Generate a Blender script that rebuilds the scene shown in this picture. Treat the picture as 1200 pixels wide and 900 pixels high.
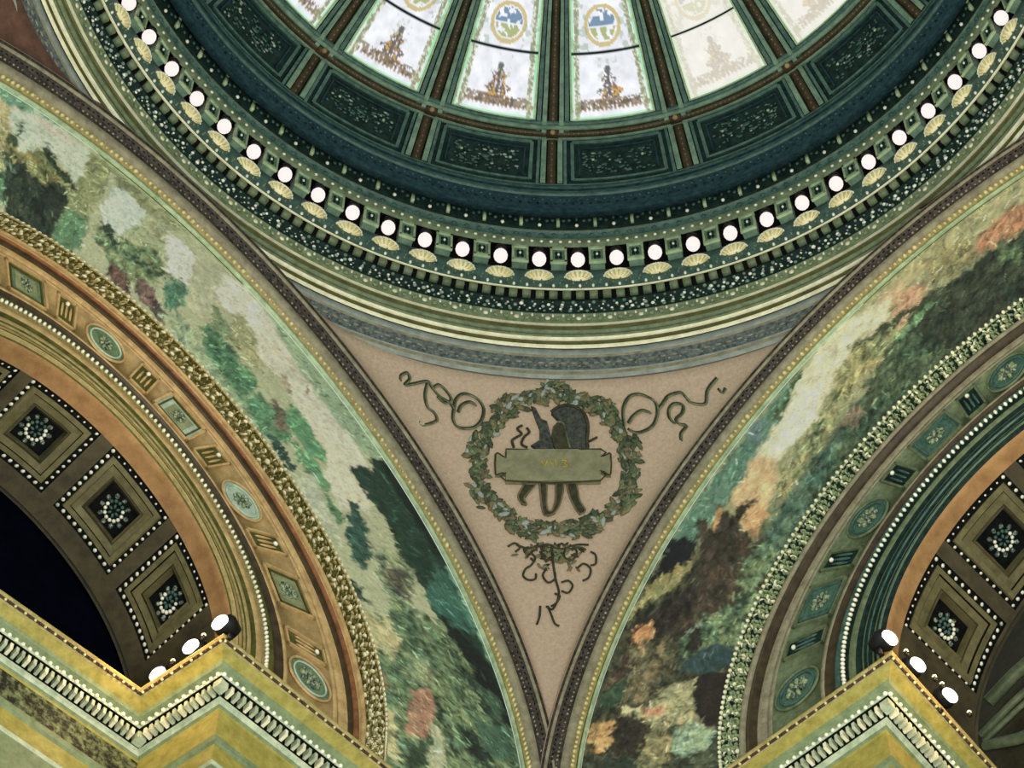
import bpy, math, random
import numpy as np
from mathutils import Vector, Matrix
random.seed(4); RNG = np.random.default_rng(11)
for o in list(bpy.data.objects): bpy.data.objects.remove(o)
SC = bpy.context.scene
U = 8.0                                   # one arch radius = 8 m
PI = math.pi

# ------------------------------------------------------------------ camera, world, exposure
cd = bpy.data.cameras.new('camera'); cam = bpy.data.objects.new('camera', cd); SC.collection.objects.link(cam)
_R = Vector((0.99950931, -0.03128141, -0.00161702)); _U = Vector((-0.02680846, -0.88100551, 0.47234584)); _F = Vector((0.01620025, 0.47207071, 0.88141182))
cam.matrix_world = Matrix(((_R.x, _U.x, -_F.x, -0.17736405*U), (_R.y, _U.y, -_F.y, -1.78984154*U), (_R.z, _U.z, -_F.z, -4.46060875*U), (0, 0, 0, 1)))
cd.sensor_width = 36.0; cd.lens = 36.0*3.007926; cd.clip_end = 500
SC.camera = cam
w = bpy.data.worlds.new('hall light'); SC.world = w; w.use_nodes = True
w.node_tree.nodes['Background'].inputs[0].default_value = (0.86, 0.97, 0.86, 1)
w.node_tree.nodes['Background'].inputs[1].default_value = WORLD_STRENGTH = 0.46
SC.view_settings.view_transform = 'Standard'; SC.view_settings.look = 'None'
SC.view_settings.gamma = 1; SC.view_settings.use_curve_mapping = False
SC.view_settings.exposure = 0.62

def fill_light(name, loc, target, size, energy, col):
    l = bpy.data.lights.new(name, 'AREA'); l.size = size; l.energy = energy; l.color = col
    o = bpy.data.objects.new(name, l); SC.collection.objects.link(o); o.location = Vector(loc)*U
    o.rotation_euler = (Vector(target)-Vector(loc)).to_track_quat('-Z', 'Y').to_euler(); return o
# area light added below to fill the crossing, no such lamp stands there
fill_light('added_fill_light', (0.15, -0.9, -2.6), (-0.1, 0.9, 0.5), 4.0, 3000, (1.0, 0.96, 0.88))

# ------------------------------------------------------------------ materials
def lin(c):
    c = [v/255.0 for v in c]; return tuple((v/12.92 if v <= .04045 else ((v+.055)/1.055)**2.4) for v in c)
def mat(name, c1, c2=None, scale=4.0, rough=.6, spec=.3, metal=0.0, bump=0.0, bscale=30.0, emit=0.0, lo=.35, hi=.65, kind='noise'):
    m = bpy.data.materials.new(name); m.use_nodes = True; nt = m.node_tree; b = nt.nodes['Principled BSDF']
    b.inputs['Specular IOR Level'].default_value = spec; b.inputs['Roughness'].default_value = rough; b.inputs['Metallic'].default_value = metal
    c2 = c2 or c1; geo = nt.nodes.new('ShaderNodeNewGeometry')
    if kind == 'noise':
        n = nt.nodes.new('ShaderNodeTexNoise'); n.inputs['Scale'].default_value = scale; n.inputs['Detail'].default_value = 6; n.inputs['Roughness'].default_value = .7; src = n.outputs['Fac']
    else:
        n = nt.nodes.new('ShaderNodeTexVoronoi'); n.inputs['Scale'].default_value = scale; src = n.outputs['Distance']
    nt.links.new(geo.outputs['Position'], n.inputs['Vector'])
    r = nt.nodes.new('ShaderNodeValToRGB'); r.color_ramp.elements[0].position = lo; r.color_ramp.elements[1].position = hi
    r.color_ramp.elements[0].color = (*lin(c1), 1); r.color_ramp.elements[1].color = (*lin(c2), 1)
    nt.links.new(src, r.inputs['Fac']); nt.links.new(r.outputs['Color'], b.inputs['Base Color'])
    if bump:
        n2 = nt.nodes.new('ShaderNodeTexNoise'); n2.inputs['Scale'].default_value = bscale; n2.inputs['Detail'].default_value = 4
        nt.links.new(geo.outputs['Position'], n2.inputs['Vector'])
        bp = nt.nodes.new('ShaderNodeBump'); bp.inputs['Strength'].default_value = bump; bp.inputs['Distance'].default_value = .05
        nt.links.new(n2.outputs['Fac'], bp.inputs['Height']); nt.links.new(bp.outputs['Normal'], b.inputs['Normal'])
    if emit:
        nt.links.remove(b.inputs['Base Color'].links[0]); b.inputs['Base Color'].default_value = (.06,.06,.06,1)
        b.inputs['Emission Color'].default_value = (*lin(c1), 1); b.inputs['Emission Strength'].default_value = emit
    return m
def paint_mat(name, attr='paint', rough=.75, emit=0.0, tint=(1, 1, 1), grain=.18, gscale=5.0):
    m = bpy.data.materials.new(name); m.use_nodes = True; nt = m.node_tree; b = nt.nodes['Principled BSDF']
    a = nt.nodes.new('ShaderNodeVertexColor'); a.layer_name = attr
    geo = nt.nodes.new('ShaderNodeNewGeometry'); n = nt.nodes.new('ShaderNodeTexNoise'); n.inputs['Scale'].default_value = gscale; n.inputs['Detail'].default_value = 8; n.inputs['Roughness'].default_value = .8
    nt.links.new(geo.outputs['Position'], n.inputs['Vector'])
    mr = nt.nodes.new('ShaderNodeMapRange'); mr.inputs['From Min'].default_value = .3; mr.inputs['From Max'].default_value = .7; mr.inputs['To Min'].default_value = 1-grain*2; mr.inputs['To Max'].default_value = 1+grain
    nt.links.new(n.outputs['Fac'], mr.inputs['Value'])
    mx = nt.nodes.new('ShaderNodeVectorMath'); mx.operation = 'MULTIPLY'
    nt.links.new(a.outputs['Color'], mx.inputs[0]); nt.links.new(mr.outputs['Result'], mx.inputs[1])
    mx2 = nt.nodes.new('ShaderNodeVectorMath'); mx2.operation = 'MULTIPLY'; mx2.inputs[1].default_value = tint
    nt.links.new(mx.outputs['Vector'], mx2.inputs[0])
    b.inputs['Roughness'].default_value = rough
    if emit:
        b.inputs['Base Color'].default_value = (.1, .1, .1, 1); b.inputs['Emission Strength'].default_value = emit
        nt.links.new(mx2.outputs['Vector'], b.inputs['Emission Color'])
    else: nt.links.new(mx2.outputs['Vector'], b.inputs['Base Color'])
    return m
M = dict(
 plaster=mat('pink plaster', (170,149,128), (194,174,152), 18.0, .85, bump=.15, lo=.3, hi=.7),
 shaded=mat('rose plaster', (84,60,50), (112,80,66), 5.0, .85),  # pink plaster darkened, the shade beyond the crowns is in its colour
 fret=mat('dark fret border', (44,38,36), (90,82,74), 12.0, .7, bump=.4, lo=.40, hi=.66),
 greyband=mat('grey border', (120,114,94), (158,152,126), 6.0, .7),
 bluefret=mat('blue grey fret border', (58,68,70), (118,128,126), 14.0, .7, lo=.38, hi=.66),
 stone=mat('grey stone band', (130,140,136), (164,172,164), 5.0, .7),
 gold=mat('pale gilding', (180,172,108), (226,216,160), 8.0, .35, .5),
 cream=mat('cream moulding', (212,208,172), (244,242,212), 6.0, .5),
 palegreen=mat('pale green moulding', (138,160,122), (184,204,164), 6.0, .5),
 olive=mat('olive groove', (58,60,24), (92,92,44), 6.0, .6),
 green=mat('grey green moulding', (82,98,74), (120,134,104), 7.0, .55),
 teal=mat('teal moulding', (44,72,68), (80,112,102), 7.0, .5),
 dteal=mat('dark teal ground', (14,28,28), (34,54,50), 9.0, .7, .1),
 tanolive=mat('tan olive moulding', (134,120,74), (178,160,110), 9.0, .55),
 moss=mat('moss green moulding', (78,92,66), (112,124,94), 8.0, .6),
 tealg=mat('light teal moulding', (82,108,92), (120,148,126), 6.0, .6),
 navy=mat('navy blue ring', (20,40,48), (42,68,74), 9.0, .8, .1),
 black=mat('dark recess', (10,13,14), (24,26,26), 7.0, .8, .05),
 brown=mat('dark brown moulding', (48,40,28), (74,62,44), 6.0, .5),
 red=mat('red brown roll', (108,68,46), (148,100,68), 6.0, .5),
 tan=mat('tan moulding', (160,132,88), (204,176,124), 5.0, .5),
 ochre=mat('ochre ground', (134,112,72), (172,146,100), 5.0, .6),
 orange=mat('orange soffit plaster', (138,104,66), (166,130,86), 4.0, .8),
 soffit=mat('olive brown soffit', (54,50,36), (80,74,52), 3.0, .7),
 frame=mat('olive coffer frame', (84,82,54), (116,110,76), 5.0, .6),
 pearl=mat('pearl white bead', (214,220,196), (250,250,236), 5.0, .3),
 leaf=mat('gilded leaf relief', (96,86,50), (196,182,128), 40.0, .5, .3),
 leafg=mat('green gilded leaf relief', (66,84,58), (166,182,136), 36.0, .45, .4),
 orn=mat('green carved ornament', (50,72,62), (206,216,196), 30.0, .5, .4, lo=.48, hi=.68),
 yellow=mat('yellow green cornice paint', (132,124,54), (170,158,82), 6.0, .5),
 sage=mat('sage cornice paint', (98,112,80), (132,146,108), 6.0, .5),
 psage=mat('pale sage cornice paint', (150,164,136), (200,206,178), 6.0, .5),
 carved=mat('dark carved frieze', (16,20,16), (150,160,110), 9.0, .6, lo=.44, hi=.72),
 mgreen=mat('sea green medallion ground', (50,84,74), (86,120,104), 9.0, .6), mleaf=mat('leaf green medallion ground', (80,104,80), (116,138,104), 9.0, .6),
 mpale=mat('pale blue medallion frame', (146,168,150), (186,204,184), 5.0, .6),
 molive=mat('olive medallion ground', (112,120,88), (152,156,118), 5.0, .6),
 bulb=mat('glowing globe glass', (255,234,230), None, emit=.70),
 flood=mat('glowing flood lamp', (255,246,238), None, emit=2.2),
 metal=mat('black lamp housing', (12,12,12), (22,22,22), rough=.4),
 plaque=mat('grey green tablet', (106,106,82), (142,140,110), 6.0, .6, lo=.3, hi=.7),
 ink=mat('dark olive emblem paint', (34,34,24), (66,66,46), 10.0, .7),
 inkb=mat('dark blue grey emblem paint', (26,30,30), (78,84,76), 16.0, .7),
 wreathm=mat('wreath green', (52,66,46), (122,132,98), 7.0, .7),
 wleaf=mat('wreath dark leaf', (44,52,40), (84,96,70), 9.0, .7),
 wtan=mat('wreath tan leaf', (88,82,56), (124,116,84), 9.0, .7),
 goldink=mat('gold lettering', (140,128,62), (176,158,76), 6.0, .5, .3),
 shell=mat('cream gilded shell', (222,206,150), (252,242,206), 9.0, .5),
 unlitfill=mat('painted dark opening', (3,5,13), (6,9,20), 2.0, .9, .0),  # near black colour paints the darkness of the left opening
)

# ------------------------------------------------------------------ mesh building
class MB:
    def __init__(s): s.v=[]; s.f=[]; s.m=[]; s.n=0; s.cur=0
    def add(s, V, F, m=None):
        V=np.asarray(V,float).reshape(-1,3); s.v.append(V); m=s.cur if m is None else m
        for k,f in enumerate(F): s.f.append([a+s.n for a in f]); s.m.append(m if np.isscalar(m) else m[k])
        s.n+=len(V)
    def grid(s, P, m=None, close_u=False, close_v=False):      # P: (nu,nv,3); m scalar or list over v strips
        nu,nv=P.shape[:2]; F=[]; mm=[]
        for a in range(nu if close_u else nu-1):
            a2=(a+1)%nu
            for b in range(nv if close_v else nv-1):
                b2=(b+1)%nv; F.append((a*nv+b,a2*nv+b,a2*nv+b2,a*nv+b2)); mm.append(s.cur if m is None else (m if np.isscalar(m) else m[b]))
        s.add(P,F,mm)
    def box(s, c, ex, ey, ez, m=None):                           # centre and three half-axis vectors
        c,ex,ey,ez=[np.asarray(a,float) for a in (c,ex,ey,ez)]
        V=[c+a*ex+b*ey+d*ez for a in (-1,1) for b in (-1,1) for d in (-1,1)]
        s.add(V,[(0,1,3,2),(4,6,7,5),(0,4,5,1),(2,3,7,6),(0,2,6,4),(1,5,7,3)],m)
    def ball(s, c, ex, ey, ez, m=None, nu=8, nv=5, flute=0.0):
        c,ex,ey,ez=[np.asarray(a,float) for a in (c,ex,ey,ez)]; V=[c+ez]; 
        for j in range(1,nv):
            p=PI*j/nv
            for i in range(nu):
                t=2*PI*i/nu; k=1+flute*(i%2); V.append(c+(math.sin(p)*math.cos(t)*ex+math.sin(p)*math.sin(t)*ey)*k+math.cos(p)*ez)
        V.append(c-ez); F=[]
        for i in range(nu): F.append((0,1+i,1+(i+1)%nu))
        for j in range(nv-2):
            for i in range(nu): a=1+j*nu; F.append((a+i,a+nu+i,a+nu+(i+1)%nu,a+(i+1)%nu))
        L=len(V)-1; a=1+(nv-2)*nu
        for i in range(nu): F.append((L,a+(i+1)%nu,a+i))
        s.add(V,F,m)
    def tube(s, pts, r, m=None, n=6, closed=False, up=None):
        pts=np.asarray(pts,float); N=len(pts); rr=np.broadcast_to(r,(N,)); P=np.zeros((N,n,3))
        T=np.roll(pts,-1,0)-np.roll(pts,1,0)
        if not closed: T[0]=pts[1]-pts[0]; T[-1]=pts[-1]-pts[-2]
        ref=np.array([0,0,1.]) if up is None else np.asarray(up,float)
        for k in range(N):
            t=T[k]/(np.linalg.norm(T[k])+1e-12); a=np.cross(t,ref); a/=np.linalg.norm(a)+1e-12; b=np.cross(a,t)
            for q in range(n): an=2*PI*q/n; P[k,q]=pts[k]+rr[k]*(math.cos(an)*a+math.sin(an)*b)
        s.grid(P,m,close_u=closed,close_v=True)
    def build(s, name, mats, parent=None, origin=None, smooth=True, scale=U, attr=None):
        V=np.concatenate(s.v)*scale; o0=np.array(origin if origin is not None else V.mean(0)/scale)*scale
        me=bpy.data.meshes.new(name); me.from_pydata((V-o0).tolist(),[],s.f)
        for m in mats: me.materials.append(M[m] if isinstance(m,str) else m)
        me.polygons.foreach_set('material_index',s.m); me.polygons.foreach_set('use_smooth',[smooth]*len(s.f))
        if attr is not None:
            ca=me.color_attributes.new('paint','FLOAT_COLOR','POINT'); ca.data.foreach_set('color',np.concatenate([attr,np.ones((len(attr),1))],1).astype(np.float32).ravel())
        me.update(); o=bpy.data.objects.new(name,me); SC.collection.objects.link(o); o.location=o0
        if parent is not None: o.parent=parent; o.location=o0-np.array(world_loc(parent))
        return o
WL={}
def world_loc(o):
    l=Vector(o.location); 
    if o.parent: l=l+Vector(world_loc(o.parent))
    return tuple(l)
def empty(name, loc): 
    o=bpy.data.objects.new(name,None); SC.collection.objects.link(o); o.location=Vector(loc)*U; o.empty_display_size=.2; return o
def tag(o, label, cat, group=None, kind=None):
    o['label']=label; o['category']=cat
    if group: o['group']=group
    if kind: o['kind']=kind
    return o
def struct(o, label, cat='moulding'): o['kind']='structure'; o['label']=label; o['category']=cat; return o
TN=[0]
def tname(): TN[0]+=1; return 'trim_%d'%TN[0]

# ------------------------------------------------------------------ the arches
S2=math.sqrt(.5)
NN=[np.array([-S2,S2,0]),np.array([S2,S2,0])]; TT=[np.array([S2,S2,0]),np.array([-S2,S2,0])]
ST=[np.array([(1.013,-.0132,-.0565),(.9644,.0301,-.0961),(.6576,.0633,-.1368),(.6423,.1384,-.0827),(.4579,.1738,-.0209),(.3807,.1711,-.0435),(.3725,.4003,-.0837)]),
    np.array([(1.0206,-.021,-.1005),(.9686,.0328,-.0827),(.7078,.1089,-.0973),(.6561,.142,-.0873),(.4527,.1504,-.068),(.3774,.1642,-.0712),(.3725,.4003,-.0837)])]
ZLG=[-.266,-.242]; NV=[]
for a in ST:
    seg=np.diff(a[:,:2],axis=0); nn=np.stack([-seg[:,1],seg[:,0]],1); nn/=np.linalg.norm(nn,axis=1)[:,None]
    v=np.vstack([nn[:1],nn[:-1]+nn[1:],nn[-1:]]); v/=np.linalg.norm(v,axis=1)[:,None]; NV.append(v)
def apt(i,s,th,off=0.):
    s,th,off=np.broadcast_arrays(np.asarray(s,float),np.asarray(th,float),np.asarray(off,float)); k=np.arange(7)
    r=np.interp(s,k,ST[i][:,0]); d=np.interp(s,k,ST[i][:,1]); z=np.interp(s,k,ST[i][:,2])
    r=r+np.interp(s,k,NV[i][:,0])*off; d=d+np.interp(s,k,NV[i][:,1])*off
    ZLEG=np.interp(s,[2.0,2.25],[-.42,ZLG[i]])
    c=np.where(th<0,1.,np.cos(np.maximum(th,0))); h=np.where(th<0,z+(th/.7)*(z-ZLEG),z+r*np.sin(np.maximum(th,0)))
    # beyond the far springing the leg runs straight down again
    far=th>PI; c=np.where(far,-1.,c); h=np.where(far,z-((th-PI)/.7)*(z-ZLEG),h)
    return NN[i]*(1+d)[...,None]+TT[i]*(r*c)[...,None]+np.array([0,0,1.])*h[...,None]
def aframe(i,s,th):
    """surface frame: along the arch, across it (increasing station), out of the surface"""
    e=1e-3; p=apt(i,s,th); a=apt(i,s,th+e)-p; a/=np.linalg.norm(a); b=apt(i,s+e*(1 if s<6 else -1),th)-p; b/=np.linalg.norm(b)
    if s>=6: b=-b
    n=apt(i,s,th,e)-p; n/=np.linalg.norm(n); return p,a,b,n
THS=np.concatenate([[-.7,-.35],np.linspace(0,PI,150),[PI+.35,PI+.7]])
def sweep(mb,i,prof,ths=THS):
    """prof: list of (station, relief, material of the strip after it)"""
    s=np.array([p[0] for p in prof]); o=np.array([p[1] for p in prof])
    P=apt(i,s[None,:],ths[:,None],o[None,:]); mb.grid(P,[p[2] for p in prof[:-1]])
def arc_len(i,s,t0,t1): return np.interp(s,np.arange(7),ST[i][:,0])*(t1-t0)
def beads(mb,i,s,off,step,r,m,t0=-.35,t1=2.5,rs=None,jit=0):
    R=float(np.interp(s,np.arange(7),ST[i][:,0])); n=int(R*(t1-t0)/step)
    for k in range(n):
        th=t0+(k+.5)*(t1-t0)/n; p,a,b,c=aframe(i,s,th); q=1+jit*(random.random()-.5)
        mb.ball(p+c*off,a*r*q*(rs or 1),b*r*q,c*r*q,m,6,4)

SIDE=['left','right']
for i in (0,1):
    # border of the pendentive: dotted line, dark fret, grey fillet, gilt bead, groove, light fillet
    mb=MB(); sweep(mb,i,[(-0.0,.0,0),(.03,.004,1),(.10,.004,0),(.11,.006,2),(.17,.006,2),(.18,.003,1),(.50,.003,1),(.51,.007,2),(.72,.007,2),(.73,.002,7),(.88,.002,3),(.885,-.003,3),(.925,-.003,4),(.93,.007,4),(.985,.007,4),(1.0,.0,4)])
    # stations below 1 interpolate 0..1
    beads(mb,i,.80,.004,.0125,.0042,5,jit=.6); beads(mb,i,.14,.005,.011,.0020,2); beads(mb,i,.27,.002,.013,.0022,6,rs=1.9); beads(mb,i,.40,.002,.011,.0022,2,rs=1.2,jit=.9)
    struct(mb.build(tname(),['plaster','fret','greyband','olive','palegreen','gold','black','tanolive']),'dark fret and gilt bead border round the %s arch'%SIDE[i])
    # carved leaf border between mural and roll moulding, then the roll
    mb=MB(); O=1.0
    sweep(mb,i,[(2.0,.0,0),(2.02,.006,0),(2.10,.006,1),(2.12,.001,1),(2.60,.001,2),(2.62,.006,2),(2.76,.008,3),(2.80,.004,4),(2.88,.012,4),(2.96,.012,5),(3.01,.006,5),(3.05,.002,3),(3.10,.005,3),(3.15,.002,3),(3.16,.0,3)])
    leaf=6
    beads(mb,i,2.06,.008,.0135,.0040,7)
    for k in range(330):
        th=-.3+k*.0085
        for s_,sc in ((2.17,.60),(2.28,.66),(2.40,.70),(2.53,.62)):
            p,a,b,c=aframe(i,s_+.05*math.sin(k*1.9),th+.004*(k%2)); an=k*1.1+s_*9
            d1=a*math.cos(an)+b*math.sin(an); d2=np.cross(c,d1); mb.ball(p+c*.003,d1*.0090*sc,d2*.0038*sc,c*.006,[6,7,6,1][(k*7+int(s_*50))%4] if i==0 else [6,0,1,6,7,0][(k*7+int(s_*50))%6],6,4)
    struct(mb.build(tname(),['leafg' if i else 'leaf','olive' if i==0 else 'dteal','tan' if i==0 else 'greyband','tan' if i==0 else 'greyband','red' if i==0 else 'soffit','brown','leaf' if i==0 else 'leafg','cream']),'carved leaf border and %s roll moulding of the %s arch'%(['red brown','dark brown'][i],SIDE[i]))
    # ground of the medallion band and its edge mouldings, pearl row
    mb=MB()
    sweep(mb,i,[(3.16,.0,0),(3.17,.004,1),(3.22,.004,0),(3.225,.0,0),(3.74,.0,1),(3.745,.004,1),(3.79,.004,2),(3.80,.0,2),(3.86,-.004,2),(3.90,.004,3),(3.93,.008,3),(3.96,.004,4),(4.0,.004,4),(4.12,.004,5),(4.2,.010,5),(4.3,.006,6),(4.38,.000,6),(4.46,.007,5),(4.50,.009,4),(4.58,.009,3),(4.60,.004,4),(4.66,.002,6),(4.70,.004,5),(4.74,.006,4),(4.80,.009,3),(4.82,.006,5),(4.86,.007,4),(4.9,.003,4),(4.96,.004,6),(5.0,.0,6)])
    beads(mb,i,4.02,.010,.0115,.0046,7,rs=.8)
    struct(mb.build(tname(),['ochre','tan','brown','olive','tanolive','tan','olive','pearl'] if i==0 else ['moss','greyband','brown','teal','dteal','moss','dteal','pearl']),'pearl row and thin mouldings edging the medallion band of the %s arch'%SIDE[i])

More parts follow.
